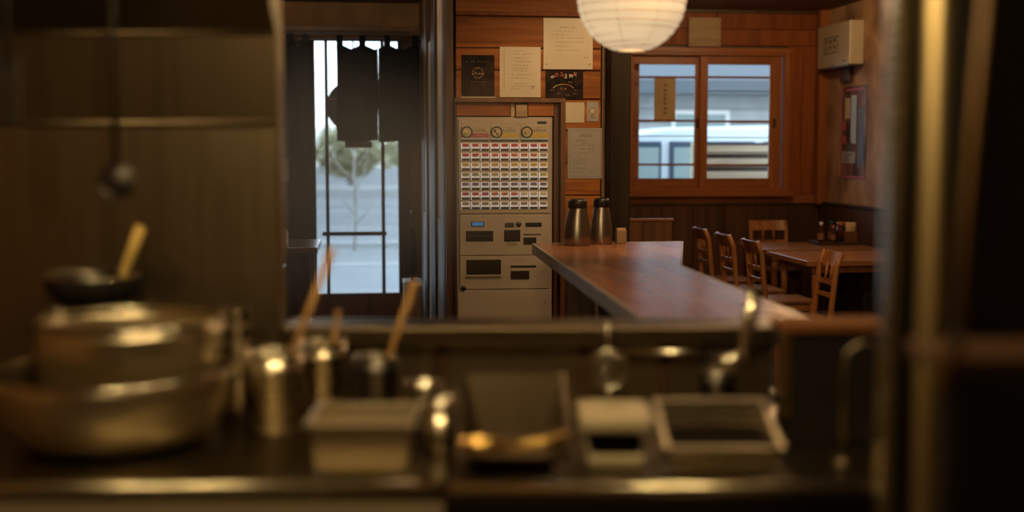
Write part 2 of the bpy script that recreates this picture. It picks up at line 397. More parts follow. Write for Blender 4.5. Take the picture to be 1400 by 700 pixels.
# door wall, Y = 11
wd = struct('wall_entrance')
m_ = MB(); m_.box((-2.45, 11.03, 0), (-0.72, 11.2, 2.8)); m_.box((-0.72, 11.03, 2.53), (0.50, 11.2, 2.8))
m_.obj('backing', PLASTER, wd)
piece('lintel_batten', wd, (-0.76, 10.98, 2.525), (0.485, 11.03, 2.57), W_MID)
for i in range(7): piece('wall_board', wd, (-2.4+i*0.24, 11.0, 0), (-2.4+i*0.24+.235, 11.03, 1.1), W_MID)
dr = struct('door_1')
for nm, a, b, m in (('jamb', (-0.72, 11.0, 0), (-0.60, 11.12, 2.525), W_DARK), ('jamb', (0.39, 10.98, 0), (0.485, 11.12, 2.525), W_MID),
                    ('head_rail', (-0.60, 11.0, 2.445), (0.39, 11.08, 2.525), W_DARK), ('bottom_rail', (-0.60, 11.0, 0.03), (0.39, 11.06, 0.24), W_MID),
                    ('threshold', (-0.60, 10.98, 0), (0.39, 11.12, 0.03), STEELD), ('stile', (0.288, 11.0, 0.24), (0.39, 11.06, 2.445), W_DARK),
                    ('stile', (-0.60, 11.0, 0.24), (-0.43, 11.06, 2.445), W_DARK), ('mullion', (-0.345, 11.0, 0.24), (-0.318, 11.05, 2.445), W_DARK),
                    ('mullion', (0.140, 11.0, 0.24), (0.168, 11.05, 2.445), W_DARK), ('push_rail', (-0.38, 10.985, 0.75), (0.18, 11.0, 0.785), W_DARK),
                    ('glazing_bar', (-0.318, 11.01, 1.935), (-0.2, 11.04, 1.955), W_FRAME),
                    ('pane', (-0.43, 11.03, 0.24), (-0.345, 11.036, 2.445), GLASS), ('pane', (-0.318, 11.03, 0.24), (0.140, 11.036, 2.445), GLASS),
                    ('pane', (0.168, 11.03, 0.24), (0.288, 11.036, 2.445), GLASS)):
    piece(nm, dr, a, b, m)

# partition between entrance and ticket-machine room (face X = 0.485)
wp = struct('wall_partition', (0.50, 7.62, 0), (0.56, 11.22, 2.8), PLASTER)
for nm, y0, y1, z0, z1, x0, m in (
        ('corner_post', 7.60, 7.80, 0, 2.775, 0.478, W_MID), ('panel', 7.80, 8.52, 1.05, 2.775, 0.492, PLASTERL), ('panel', 7.80, 8.52, 0.0, 1.045, 0.488, GREYPL),
        ('upright', 8.52, 9.02, 0, 2.775, 0.470, W_DARK), ('panel', 9.02, 9.45, 0, 2.3, 0.478, PLASTERL), ('upright', 9.45, 9.62, 0, 2.775, 0.462, W_DARK),
        ('panel', 9.62, 10.25, 1.0, 2.775, 0.484, PLASTERL), ('panel', 9.62, 10.25, 0.0, 0.995, 0.474, GREYPL), ('panel', 10.25, 10.96, 0, 2.775, 0.478, W_MID)):
    piece(nm, wp, (x0, y0+.002, z0), (0.50, y1-.002, z1), m)

# ticket-machine wall, Y = 7.6
wm = struct('wall_machine')
m_ = MB(); m_.box((0.50, 7.62, 1.81), (1.47, 7.68, 2.8)); m_.box((1.20, 7.62, 0), (1.47, 7.68, 1.81)); m_.box((0.50, 8.05, 0), (1.30, 8.1, 1.9)); m_.box((1.2, 7.68, 0), (1.25, 8.05, 1.81))
m_.obj('backing', W_DARK, wm)
zs = [1.812, 1.985, 2.118, 2.33, 2.53, 2.775]
for i in range(5):
    piece('wall_board', wm, (0.55, 7.60, zs[i]+.003), (1.445, 7.62, zs[i+1]-.003), W_WALL if i < 4 else W_RED, 0.004)
zr = [0.0, 0.30, 0.60, 0.88, 1.02, 1.22, 1.42, 1.62, 1.81]
for i in range(8):
    piece('wall_board', wm, (1.20, 7.60, zr[i]+.003), (1.445, 7.62, zr[i+1]-.003), W_WALL if zr[i] > 0.85 else W_WAIN, 0.004)
piece('corner_post', wm, (0.483, 7.50, 0), (0.53, 7.62, 2.775), W_POST)
piece('edge_strip', wm, (1.452, 7.585, 0), (1.4715, 7.62, 2.775), W_PLAQUE)
piece('header_board', wm, (0.55, 7.56, 2.31), (1.445, 7.60, 2.335), W_RED)
# niche frame
for a, b, m in (((0.530, 7.47, 1.785), (1.205, 7.62, 1.812), W_MID), ((1.175, 7.47, 0), (1.205, 7.62, 1.785), W_MID), ((0.5305, 7.47, 0), (0.541, 7.62, 1.785), W_DARK),
                ((1.140, 7.51, 0), (1.175, 7.60, 1.785), W_POST)):
    piece('niche_frame', wm, a, b, m)
for a, b, m in (((0.545, 7.50, 1.705), (0.87, 7.53, 1.783), W_WALL), ((0.875, 7.51, 1.70), (0.90, 7.54, 1.783), W_STRAW), ((0.905, 7.495, 1.70), (0.975, 7.53, 1.775), W_PLAQUE), ((0.98, 7.50, 1.705), (1.138, 7.53, 1.783), W_WALL)):
    piece('infill_board', wm, a, b, m)
col = struct('trim_1')
piece('column', col, (1.472, 7.44, 0), (1.60, 7.70, 2.775), W_COL, 0.006)
piece('column_shoe', col, (1.466, 7.43, 0), (1.606, 7.44, 0.12), W_DARK)

# ------------------------------------------------------------------ outside
struct('ground', (-40, 11.21, -0.2), (60, 120, -0.02), ASPHALT)
kb = struct('kerb', (-12, 19.5, -0.02), (16, 19.8, 0.06), KERB)
for i, y in enumerate((16.6, 24.5, 31.0, 36.0)):
    struct('road_line', (-14, y, -0.02), (24, y+0.16+0.12*i, -0.012), KERB)
struct('verge', (-30, 41, -0.02), (30, 44, 0.25), KERB)
def shrub(x, y, h, w, label, seed):
    rr = random.Random(seed); t = thing('street_tree', label, 'tree', (x, y, 0.1), 0, 'trees across the street')
    mb = MB()
    for _ in range(1500):
        a, e = rr.uniform(0, 2*PI), rr.uniform(-1, 1); q = rr.uniform(0.3, 1)**0.5
        r = w * q * math.sqrt(1 - e*e)*(0.8+0.3*math.sin(3*a+seed)); p = Vector((r*math.cos(a), r*math.sin(a), h*0.56 + e*h*0.44*q))
        s = rr.uniform(.10, .22); d1 = Vector((rr.uniform(-1,1), rr.uniform(-1,1), rr.uniform(-1,1))).normalized()*s; d2 = d1.cross(Vector((rr.uniform(-1,1), rr.uniform(-1,1), rr.uniform(-1,1)))).normalized()*s*.6
        mb.quad([p-d1, p+d2, p+d1, p-d2])
    mb.obj('foliage', LEAF, t)
    MB().tube([(0, 0, -.3), (0.05, 0, h*0.3), (0, 0, h*0.6)], [.12, .09, .05], 7).obj('trunk', BARK, t)
for i, (x, y, h, w) in enumerate(((-3.6, 46, 3.2, 1.7), (-0.6, 49, 2.5, 1.6), (1.9, 46, 2.9, 1.5), (-7.4, 48, 4.2, 1.9), (5.4, 48, 1.8, 1.3))):
    shrub(x, y, h, w, ['bushy pale green tree across the street, seen left of centre in the glass door', 'low round tree across the street, seen in the middle of the glass door', 'bushy olive tree across the street, in front of the right door pane',
                       'tallest pale tree across the street, at the left edge of the door glass', 'lowest shrub across the street, at the right edge of the door glass'][i], i+3)
t = thing('sapling', 'thin bare sapling with pale stems standing just outside the glass door', 'tree', (-0.18, 19.0, 0))
MB().tube([(0, 0, -.05), (0.03, 0, .6), (0.0, 0, 1.15), (.05, 0, 1.6)], [.022, .018, .014, .008], 7).obj('trunk', BARK, t)
for k in range(7):
    a = k*2.4; MB().tube([(0.01, 0, .35+.17*k), (0.25*math.cos(a), .2*math.sin(a), .62+.17*k), (.36*math.cos(a), .3*math.sin(a), .9+.17*k)], [.012, .009, .004], 5).obj('branch', BARK, t)
# van
t = thing('delivery_van', 'white van parked outside behind the window, its pale roof and windows showing', 'vehicle', (2.92, 14.2, 0))
mb = MB(); prof = [(0, .30), (0, 1.0), (.04, 1.22), (.12, 1.60), (.22, 1.70), (.55, 1.76), (2.6, 1.80), (3.2, 1.74), (3.3, 1.6), (3.34, .3)]
n = len(prof)
for side, yy in ((0, 0.0), (1, 1.45)): pass
vs = [(x, 0.03 if z > 1.2 else 0, z) for x, z in prof] + [(x, 1.42 if z > 1.2 else 1.45, z) for x, z in prof]
mb.add(vs, [(i, (i+1) % n, (i+1) % n+n, i+n) for i in range(n)] + [tuple(range(n)), tuple(range(n, 2*n))]); mb.obj('body', VANW, t, bevel=0.04)
for a, b in ((.16, .50), (.60, .90), (1.0, 1.62), (1.72, 2.42), (2.52, 3.12)):
    f = MB().box((a, -.012, 1.00), (b, .04, 1.60)).obj('window_seal', VANF, t, bevel=0.01); MB().box((a+.045, -.02, 1.05), (b-.035, -.012, 1.53)).obj('pane', VANG, f)
MB().box((-.02, .15, 1.2), (.03, 1.3, 1.25)).obj('wiper', VANF, t)
for xx in (.6, 2.7):
    for yy in (.05, 1.25): MB().lathe([(0, 0), (.22, 0), (.28, .03), (.28, .15), (.22, .18), (0, .18)], 20, (xx, yy, .28), 0, 1, 'y').obj('wheel', BLACK, t)
MB().box((.0, -.01, .75), (3.3, .0, .80)).obj('side_trim', VANF, t)
# crates
def crate(z, label):
    t = thing('slatted_crate', label, 'crate', (3.45, 12.5, z), 0, 'crates outside the window')
    for dz in (.012, .145, .278):
        for y in (0, .5): piece('slat', t, (0, y, dz), (.80, y+.02, dz+.083), W_CRATE)
    for xx in (0.0, .76): piece('corner_batten', t, (xx+.001, .021, 0), (xx+.039, .06, .4), W_CRATE); piece('corner_batten', t, (xx+.001, .46, 0), (xx+.039, .499, .4), W_CRATE)
    MB().box((.045, .03, .02), (.755, .045, .39)).obj('gap_shade', DKGREY, t)  # dark sheet added as the shade between the slats
    piece('base_board', t, (.04, .06, .005), (.76, .46, .02), W_CRATE)
for i in range(4): crate(-0.02+i*0.402, ['slatted wooden crate outside, bottom of the stack under the window', 'slatted wooden crate outside, second from the bottom of its stack', 'slatted wooden crate outside, third up in its stack', 'topmost pale slatted wooden crate seen through the right window pane'][i])
# house opposite the window
t = thing('house', 'low house with pale horizontal siding and dark eave across from the window', 'house', (2.6, 18.5, 0))
MB().box((0, .05, 0), (8, 4, 2.9)).obj('wall', SIDING, t)
for i in range(11): piece('siding_board', t, (0, .0, -.02+i*.215), (8, .05, -.02+i*.215+.2), SIDING, 0.006)
MB().add([(-.5, -.7, 2.32), (8.5, -.7, 2.32), (8.5, 2, 3.6), (-.5, 2, 3.6), (-.5, -.7, 2.52), (8.5, -.7, 2.52), (8.5, 2, 3.8), (-.5, 2, 3.8)], [(0,1,2,3),(4,5,6,7),(0,1,5,4),(1,2,6,5),(2,3,7,6),(3,0,4,7)]).obj('roof', ROOFM, t)
f = MB().box((2.0, -.03, 1.1), (2.9, 0, 2.1)).obj('window', WHITE, t); MB().box((2.06, -.035, 1.16), (2.84, -.03, 2.04)).obj('pane', VANG, f)
MB().box((4.75, -.12, 0), (4.87, -.0, 2.4)).obj('post', ROOFM, t)
# round sign outside the door
t = thing('round_sign', 'round dark sign hanging outside the door beside the indigo curtain', 'sign', (-0.10, 11.32, 1.60))
MB().lathe([(0, 0), (.215, 0), (.225, .02), (.225, .06), (.215, .08), (0, .08)], 32, (-.02, 0, .29), 0, 1, 'y').obj('sign_board', STEELD, t)
piece('wooden_base', t, (-.08, -.02, -.08), (.16, .10, -.02), W_MID); MB().tube([(0, .04, -.02), (0, .04, .1)], .02, 8).obj('stem', IRON, t)
MB().tube([(0, .04, .5), (0, .04, 1.0), (0, -.118, 1.0)], .008, 6).obj('hanger', IRON, t)

exec_order = None
# ------------------------------------------------------------------ ticket machine
t = thing('ticket_machine', 'beige meal ticket vending machine with rows of coloured menu buttons', 'ticket machine', (0.546, 7.5, 0.0))
Wd = 0.585
MB().box((0, .012, .02), (Wd, .50, 1.70)).obj('cabinet', MACH, t, bevel=.006)
MB().box((.03, .03, 0), (Wd-.03, .46, .03)).obj('plinth', BLACK, t)
def mp(nm, x0, x1, z0, z1, d, m, bev=.003, par=None, y0=.012):
    return MB().box((x0, -d, z0), (x1, y0, z1)).obj(nm, m, par or t, bevel=bev)
mp('menu_panel', .012, Wd-.012, 1.118, 1.688, .000, MACH2)
mp('coin_panel', .018, Wd-.018, .862, 1.108, .002, MACH2)
mp('return_panel', .018, Wd-.018, .466, .855, .002, MACH2) if False else None
mp('return_panel', .018, Wd-.018, .655, .858, .002, MACH2)
mp('lower_door', .006, Wd-.006, .05, .650, .000, MACH)
# header lettering and name plate
h = MB()
textline(h, .10, 1.655, .010, 9, -.0012, 0, 1.5, .35); textline(h, .27, 1.648, .012, 8, -.0012, 0, 1.7, .35)
h.obj('header_print', INKL, t)
mp('name_plate', .492, .548, 1.658, 1.674, .003, BLACK)
# three large menu cards
for i, (a, b) in enumerate(((.028, .196), (.208, .374), (.392, .556))):
    card = mp('menu_card', a, b, 1.563, 1.648, .005, [CREAM, CREAM, CREAM][i], .002)
    col_ = (MAGP, YELP, YELP)[i]; zc = 1.607; xc = a+.034
    MB().box((a+.045, -.0075, 1.575), (b-.002, -.005, 1.600)).obj('colour_band', col_, card)
    if i == 0: MB().box((a, -.0070, 1.575), (a+.05, -.005, 1.59)).obj('colour_band', MAGP, card)
    MB().box((a, -.0085, 1.563), (b, -.005, 1.573)).obj('price_strip', SKYP if i != 9 else WHITE, card)
    q = MB(); q.disc((xc, -.0085, zc), .036, 24, 0); q.disc((xc, -.009, zc), .027, 24, 1)
    for k in range(5): q.disc((xc+R.uniform(-.014, .014), -.0094-.0003*k, zc+R.uniform(-.014, .014)), R.uniform(.006, .010), 8, (2, 3, 4)[(k+i) % 3])
    q.obj('bowl_picture', [BLACK, BROTH, GRNP, PAPER, DKGREY], card)
    q = MB(); textline(q, a+.072, 1.612, .013, 5, -.0064, 0, 1.2, 0); textline(q, a+.095, 1.630, .009, 3, -.0064, 1, 1.3, 0); textline(q, a+.095, 1.582, .009, 4 , -.0085, 2, 1.3, 0)
    q.obj('printed_text', [INK, REDP, LIMP if i else PAPER], card)
    MB().box((a+.0, -.006, 1.553), (b, .0, 1.562)).obj('lens', DKGREY, card)
# 63 buttons, nine in a row
rows = [[REDP, REDP, REDP, REDP, REDP, REDP, REDP, MAGP, REDP], [REDP, REDP, REDP, ORGP, REDP, ORGP, ORGP, ORGP, TANP], [YELP]*9,
        [GRNP, GRNP, GRNP, LIMP, LIMP, LIMP, GRNP, LIMP, LIMP], [PURP]*9, [MAGP, MAGP, MAGP, ORGP, ORGP, ORGP, PAPER, PAPER, PAPER], [TANP]*9]
bb = MB(); bw = .0545
bb.box((0, -.006, .016), (bw-.002, .0, .046)); bm_body = bb.mesh('menu_button', WLIT)
lm = MB().box((.002, -.0045, .002), (bw-.004, .0, .015)).mesh('lens', DKGREY)
side = MB(); side.box((0, -.009, 0), (.0045, 0, .047)); side.box((0, -.008, .0145), (bw-.002, 0, .0175)); side_m = side.mesh('rim', WLIT)
cm = {}
for r in range(7):
    for c in range(9):
        m = rows[r][c]
        o = bpy.data.objects.new('menu_button', bm_body); COL.objects.link(o); o.parent = t; o.location = (.0265+c*.0592, 0, 1.494 - r*.0586)
        if m.name not in cm: cm[m.name] = MB().box((.008, -.0075, .026), (bw-.007, -.006, .044)).mesh('label_card', m)
        for nm, me in (('label_card', cm[m.name]), ('lens', lm), ('rim', side_m)):
            s = bpy.data.objects.new(nm, me); COL.objects.link(s); s.parent = o
q = MB()
for r in range(7):
    for c in range(9): textline(q, .0265+c*.0592+.018, 1.494-r*.0586+.0185, .005, 3, -.0066, 0, 1.2, 0)
o = q.obj('price_print', INK, t); o['kind'] = 'stuff'
# lower controls: x from the left edge, z
def cx(px): return (px-70)/500*Wd/ .985
X = lambda p: (p-58)/508*Wd                       # crop-2 pixel to metres
Z = lambda p: 1.199-(p-0)*0.001135 + (-.0)        # crop-2 pixel row to height
def ctl(nm, x0, y0, x1, y1, d, m): return mp(nm, X(x0), X(x1), Z(y1), Z(y0), d, m, .002)
ctl('display', 134, 115, 202, 142, .006, BLACK); d_ = mp('screen', X(139), X(197), Z(138), Z(118), .0075, LCD, 0)
f = ctl('bill_slot', 106, 165, 250, 221, .006, SMOKED); MB().box((X(115), -.009, Z(196)), (X(242), -.006, Z(190))).obj('slot_lip', DKGREY, f)
ctl('coin_return_button', 313, 122, 361, 147, .006, DKGREY); 
MB().lathe([(0, -.008), (.015, -.008), (.017, -.004), (.017, .0)], 20, (X(385), 0, Z(131)), 0, 1, 'y').obj('lever', STEELD, t)
ctl('coin_slot', 422, 122, 508, 146, .005, BLACK); ctl('ticket_window', 308, 161, 394, 223, .006, BLACK); f = mp('window_insert', X(315), X(387), Z(217), Z(167), .0085, SMOKED, .001)
ctl('card_slot', 410, 183, 505, 190, .004, BLACK); ctl('receipt_window', 411, 202, 480, 241, .006, SMOKED)
ctl('instruction_plate', 324, 227, 376, 246, .004, TANP); ctl('instruction_plate', 145, 260, 220, 292, .0035, MACH2)
f = ctl('ticket_tray', 108, 320, 291, 401, .008, SMOKED); MB().box((X(106), -.016, Z(408)), (X(296), 0, Z(400))).obj('tray_lip', MACH, f)
ctl('change_slot', 342, 353, 480, 364, .005, BLACK); ctl('change_tray', 343, 382, 442, 426, .008, SMOKED)
lk = MB().lathe([(0, -.012), (.010, -.012), (.016, -.006), (.016, 0)], 20, (X(92), 0, Z(471)), 0, 1, 'y').obj('lock', STEELD, t)
q = MB(); q.add([(X(518), -.0015, Z(560)), (X(534), -.0015, Z(560)), (X(526), -.0015, Z(543))], [(0, 1, 2)], 0)
for a, b, k, s in ((225, 128, 2, .008), (225, 142, 2, .008), (135, 242, 2, .009), (172, 242, 3, .011), (420, 115, 9, .005), (420, 163, 3, .007), (437, 176, 4, .005), (511, 205, 3, .011), (513, 222, 3, .011), (525, 152, 2, .007),
                   (250, 300, 4, .007), (168, 312, 4, .005), (350, 328, 1, .008), (372, 330, 4, .009), (455, 280, 4, .006), (495, 390, 4, .009), (495, 406, 4, .009), (86, 500, 2, .006), (455, 302, 4, .006), (148, 296, 9, .006), (345, 247, 5, .005), (420, 248, 1, .006), (440, 248, 1, .006), (382, 438, 1, .007)):
    textline(q, X(a), Z(b), s, k, -.0026, 0, 1.25, 0)
q.obj('small_print', INKL, t)

# ------------------------------------------------------------------ sheets on the wall (built facing -Y at Y=7.6)
def sheet(name, label, cat, x0, z0, x1, z1, m, y=7.598, th=.003, group=None, tilt=0):
    t = thing(name, label, cat, (x0, y, z0), 0, group)
    w, h = x1-x0, z1-z0
    MB().box((0, -th, 0), (w, 0, h)).obj('sheet', m, t)
    return t, w, h
G = 'papers pinned on the board wall'
t, w, h = sheet('poster', 'small black poster with a gold emblem above the ticket machine', 'poster', .586, 1.825, .786, 2.075, FLYER, group=G)
q = MB(); 
for k in range(14):
    a = 2*PI*k/14; glyph(q, .1+.032*math.cos(a)-.01, .143+.030*math.sin(a)-.01, .018, -.0036, 0, 3)
textline(q, .078, .13, .018, 3, -.0036, 0, 1.0, 0); textline(q, .03, .205, .012, 11, -.0036, 1, 1.1, .3)
for k in range(3): textline(q, .055, .045+.018*k, .012, 7, -.0036, 1, 1.1, .2)
q.obj('print', [GOLDP, W_MID], t)
MB().box((-.004, -.002, -.012), (w+.004, 0, .006)).obj('backing_card', CREAM, t)
t, w, h = sheet('notice', 'white handwritten notice right above the ticket machine', 'notice', .818, 1.822, 1.070, 2.126, PAPER, group=G)
q = MB(); q.quad([(.026, -.0034, .04), (.028, -.0034, .04), (.028, -.0034, .285), (.026, -.0034, .285)])
for k, (zz, s, n, x0) in enumerate(((.278, .006, 9, .09), (.255, .011, 9, .085), (.232, .011, 6, .09), (.210, .011, 8, .095), (.187, .011, 8, .075), (.170, .010, 8, .08), (.155, .010, 8, .08), (.132, .011, 9, .075), (.112, .008, 12, .06), (.078, .007, 11, .09), (.062, .007, 14, .07), (.048, .006, 9, .06), (.03, .005, 8, .13))):
    textline(q, x0, zz, s, n, -.0034, 0, 1.15, .05)
glyph(q, .19, .045, .028, -.0034, 0, 9, .07)
q.obj('printed_text', INKL, t)
t, w, h = sheet('notice', 'large laminated cream notice partly behind the paper lantern', 'notice', 1.087, 1.993, 1.392, 2.305, PAPER, group=G)
q = MB()
for zz, s, n, x0 in ((.248, .012, 8, .10), (.226, .009, 12, .07), (.205, .008, 8, .06), (.185, .008, 20, .07), (.160, .008, 20, .07), (.135, .009, 9, .07), (.11, .008, 16, .07), (.065, .013, 2, .25)): textline(q, x0, zz, s, n, -.0034, 0, 1.15, .15)
q.obj('printed_text', INKL, t)
for a, b in ((.02, .03), (.285, .03), (.02, .285), (.285, .285)): MB().lathe([(0, -.006), (.004, -.005), (.005, -.003)], 8, (a, 0, b), 0, 1, 'y').obj('pin', BRASS, t)
t, w, h = sheet('flyer', 'dark flyer with coloured arch print under the laminated notice', 'flyer', 1.101, 1.810, 1.334, 1.982, FLYER, group=G)
q = MB()
for k in range(12):
    a0, a1 = PI*(.12+.76*k/12), PI*(.12+.76*(k+1)/12); p = lambda a, r: (.11+r*math.cos(a), -.0036, .055+r*.55*math.sin(a))
    q.quad([p(a0, .07), p(a1, .07), p(a1, .064), p(a0, .064)], 1 if k > 5 else 4)
for k in range(6): glyph(q, .03+k*.028, .125+.006*(k % 3), .026, -.0036, (3, 2, 2, 3, 3, 4)[k], 5, .2)
textline(q, .092, .055, .018, 2, -.0036, 0, 1.1, 0)
for a, b in ((.03, .05), (.07, .03), (.17, .03), (.18, .05), (.125, .02), (.14, .10)): textline(q, a, b, .011, 2, -.0036, 5, 1.1, 0)
q.obj('print', [GOLDP, YELP, REDP, PAPER, ORGP, TANP], t)
t, w, h = sheet('paper_square', 'small blank cream square of paper beside the machine niche', 'paper', 1.215, 1.668, 1.342, 1.792, PAPER, group=G)
q = MB(); [glyph(q, a, b, .006, -.0034, 0, 2) for a, b in ((.03, .07), (.07, .06), (.05, .04), (.09, .09))]; q.obj('pin_marks', INKL, t)
t, w, h = sheet('sticker', 'little pale sticker with an emblem, right of the blank paper', 'sticker', 1.357, 1.676, 1.430, 1.797, PAPERG, group=G)
q = MB(); q.disc((.036, -.0034, .065), .022, 12, 0); q.disc((.036, -.0037, .065), .015, 8, 1); q.quad([(.02, -.0036, .02), (.052, -.0036, .02), (.045, -.0036, .045), (.028, -.0036, .045)], 0); q.obj('print', [TANP, PAPER], t)
t, w, h = sheet('notice', 'grey notice with rules of small print hanging right of the ticket machine', 'notice', 1.239, 1.325, 1.460, 1.635, PAPERG, y=7.596, group=G)
q = MB(); textline(q, .075, .255, .013, 6, -.0034, 0, 1.0, 0); textline(q, .09, .275, .005, 8, -.0034)
for zz, s, n, x0 in ((.228, .010, 6, .04), (.213, .008, 4, .08), (.200, .009, 12, .04), (.178, .009, 8, .075), (.152, .009, 9, .04), (.120, .006, 12, .03), (.105, .006, 12, .03), (.090, .006, 10, .03), (.06, .006, 12, .03), (.035, .006, 8, .03), (.035, .006, 4, .14)): textline(q, x0, zz, s, n, -.0034, 0, 1.15, .1)
for x0, z0, x1, z1 in ((.012, .012, .209, .0135), (.012, .296, .209, .2975), (.012, .012, .0135, .2975), (.2075, .012, .209, .2975)): q.quad([(x0, -.0034, z0), (x1, -.0034, z0), (x1, -.0034, z1), (x0, -.0034, z1)])
q.obj('printed_text', INK, t)

t = thing('wooden_plaque', 'square pale wooden board fixed above the window', 'plaque', (2.93, 11.165, 2.44)); MB().box((0, 0, 0), (.30, .028, .26)).obj('board', W_PLAQUE, t, bevel=.003)
for a in (.02, .28):
    for b in (.02, .24): MB().lathe([(0, -.004), (.005, -.002), (.006, 0)], 8, (a, 0, b), 0, 1, 'y').obj('nail', IRON, t)
t = thing('hanging_scroll_paper', 'tan paper strip with vertical writing stuck on the left window pane', 'paper', (2.633, 11.238, 1.775)); MB().box((0, 0, 0), (.20, .002, .385)).obj('sheet', PAPERT, t)
q = MB(); [glyph(q, .085, .30-.042*k, .032, -.001, 0, 6, .14) for k in range(7)]; q.obj('brush_writing', INK, t)['kind'] = 'stuff'
q = MB(); [glyph(q, .03, .30-.02*k, .012, -.001, 0, 3) for k in range(4)]; q.obj('small_writing', INK, t)['kind'] = 'stuff'
# on the right wall (X = 4.23)
t = thing('wall_sign_box', 'cream box sign with framed characters high on the right wall', 'sign', (4.23, 11.04, 2.23))
MB().box((-.13, -.76, 0), (0, 0, .375)).obj('housing', CREAM, t, bevel=.01)
MB().box((-.134, -.76, -.012), (0, 0, 0)).obj('base_rim', DKGREY, t)
q = MB()
def wq(y0, z0, y1, z1): q.quad([(-.1312, -y0, z0), (-.1312, -y1, z0), (-.1312, -y1, z1), (-.1312, -y0, z1)])
for y0, z0, y1, z1 in ((.17, .12, .50, .128), (.17, .255, .50, .263), (.17, .12, .18, .263), (.49, .12, .50, .263)): wq(y0, z0, y1, z1)
for r_, zz in enumerate((.20, .14)):
    for k in range(3):
        for _ in range(6):
            a = .20+.09*k+R.uniform(0, .04); b = zz+R.uniform(0, .04)
            if R.random() < .5: wq(a, b, a+.045, b+.006)
            else: wq(a, b, a+.009, b+.03)
wq(.62, .03, .66, .045); wq(.35, .012, .42, .02)
q.obj('characters', INK, t)
t = thing('wall_bracket', 'small dark bracket under the box sign on the right wall', 'bracket', (4.23, 10.72, 2.10)); MB().box((-.04, -.22, 0), (0, 0, .115)).obj('plate', W_DARK, t)
t = thing('poster', 'tall glossy photo poster with pink and grey print on the right wall', 'poster', (4.23, 10.74, 1.255))
PH = mottled('poster_print', (0.015, 0.015, 0.018), (0.30, 0.15, 0.13), 0.2, 7, 0.6, 0, 0, (1, 1, .6)); MB().box((-.006, -.55, 0), (0, 0, .80)).obj('sheet', PH, t)
q = MB()
def wp_(y0, z0, y1, z1, mi, o=0): q.quad([(-.0065-o, -y0, z0), (-.0065-o, -y1, z0), (-.0065-o, -y1, z1), (-.0065-o, -y0, z1)], mi)
wp_(.04, .13, .33, .23, 0, .001); wp_(0, 0, .55, .02, 1); wp_(0, 0, .02, .8, 1); wp_(.12, .23, .25, .32, 2, .0005); wp_(.22, .30, .34, .72, 3, .0004); wp_(.38, .10, .50, .60, 2, .0004); wp_(.08, .52, .2, .7, 4, .0004)
for k in range(6): wp_(.06, .14+.013*k, .06+R.uniform(.1, .24), .146+.013*k, 5, .0015)
wp_(.03, .42, .10, .5, 6, .001); wp_(.05, .3, .12, .37, 6, .001); wp_(.1, .78, .5, .76, 1, .001)
q.obj('print', [PAPERG, MAGP, DKGREY, SKYP, BROTH, INK, REDP], t)

# ------------------------------------------------------------------ lantern
LAN = bpy.data.materials.new('lantern_paper'); LAN.use_nodes = True; N, L, b = nodes(LAN)
b.inputs['Base Color'].default_value = (.75, .62, .42, 1); b.inputs['Roughness'].default_value = .8
b.inputs['Emission Color'].default_value = (1.0, .735, .44, 1)
tc = N.new('ShaderNodeTexCoord'); nz = N.new('ShaderNodeTexNoise'); nz.inputs['Scale'].default_value = 5; L.new(tc.outputs['Object'], nz.inputs['Vector'])
mr = N.new('ShaderNodeMapRange'); mr.inputs[3].default_value = .52; mr.inputs[4].default_value = .82; L.new(nz.outputs['Fac'], mr.inputs[0]); L.new(mr.outputs[0], b.inputs['Emission Strength'])
RIBM = mat('lantern_rib', (.22, .12, .05), .8); b = nodes(RIBM)[2]
t = thing('paper_lantern', 'round white paper lantern glowing warm above the counter', 'lantern', (1.06, 4.93, 2.105))
Rl = .218
prof = []
for i in range(0, 65):
    th = -PI/2 + .30 + (PI - .60)*i/64; bulge = 1 - .010*abs(math.cos(i/64*16*PI))
    prof.append((Rl*math.cos(th)*bulge, Rl*math.sin(th)))
MB().lathe(prof, 48).obj('paper_shade', LAN, t)
for i in range(1, 17):
    th = -PI/2 + .30 + (PI-.60)*(i/16) + .02*math.sin(i*2.1); r = Rl*math.cos(th)*1.002
    MB().tube([(r*math.cos(a*PI/20), r*math.sin(a*PI/20), Rl*math.sin(th)+.004*math.sin(a*PI/20+i)) for a in range(41)], .0013, 4, cap=False).obj('rib', RIBM, t)
for k in range(8):
    a = k*PI/4+.3; MB().tube([(Rl*1.0*math.cos(th)*math.cos(a), Rl*1.0*math.cos(th)*math.sin(a), Rl*math.sin(th)) for th in [-PI/2+.30+(PI-.6)*j/24 for j in range(25)]], .0008, 4, cap=False).obj('paper_seam', RIBM, t)
MB().lathe([(.060, -Rl*.965), (.066, -Rl*.965), (.066, -Rl*.945), (.060, -Rl*.945), (.060, -Rl*.965)], 24).obj('bottom_ring', WHITE, t)
MB().lathe([(.060, Rl*.965), (.066, Rl*.965), (.066, Rl*.945), (.060, Rl*.945), (.060, Rl*.965)], 24).obj('top_ring', WHITE, t)
MB().tube([(0, 0, Rl*.2), (0, 0, .69)], .004, 6).obj('cord', BLACK, t)
MB().lathe([(0.001, -.05), (.03, -.035), (.042, 0), (.03, .035), (.015, .06), (.015, .1), (.001, .1)], 16).obj('bulb', emit('lantern_bulb', (1, .7, .4), 3), t)

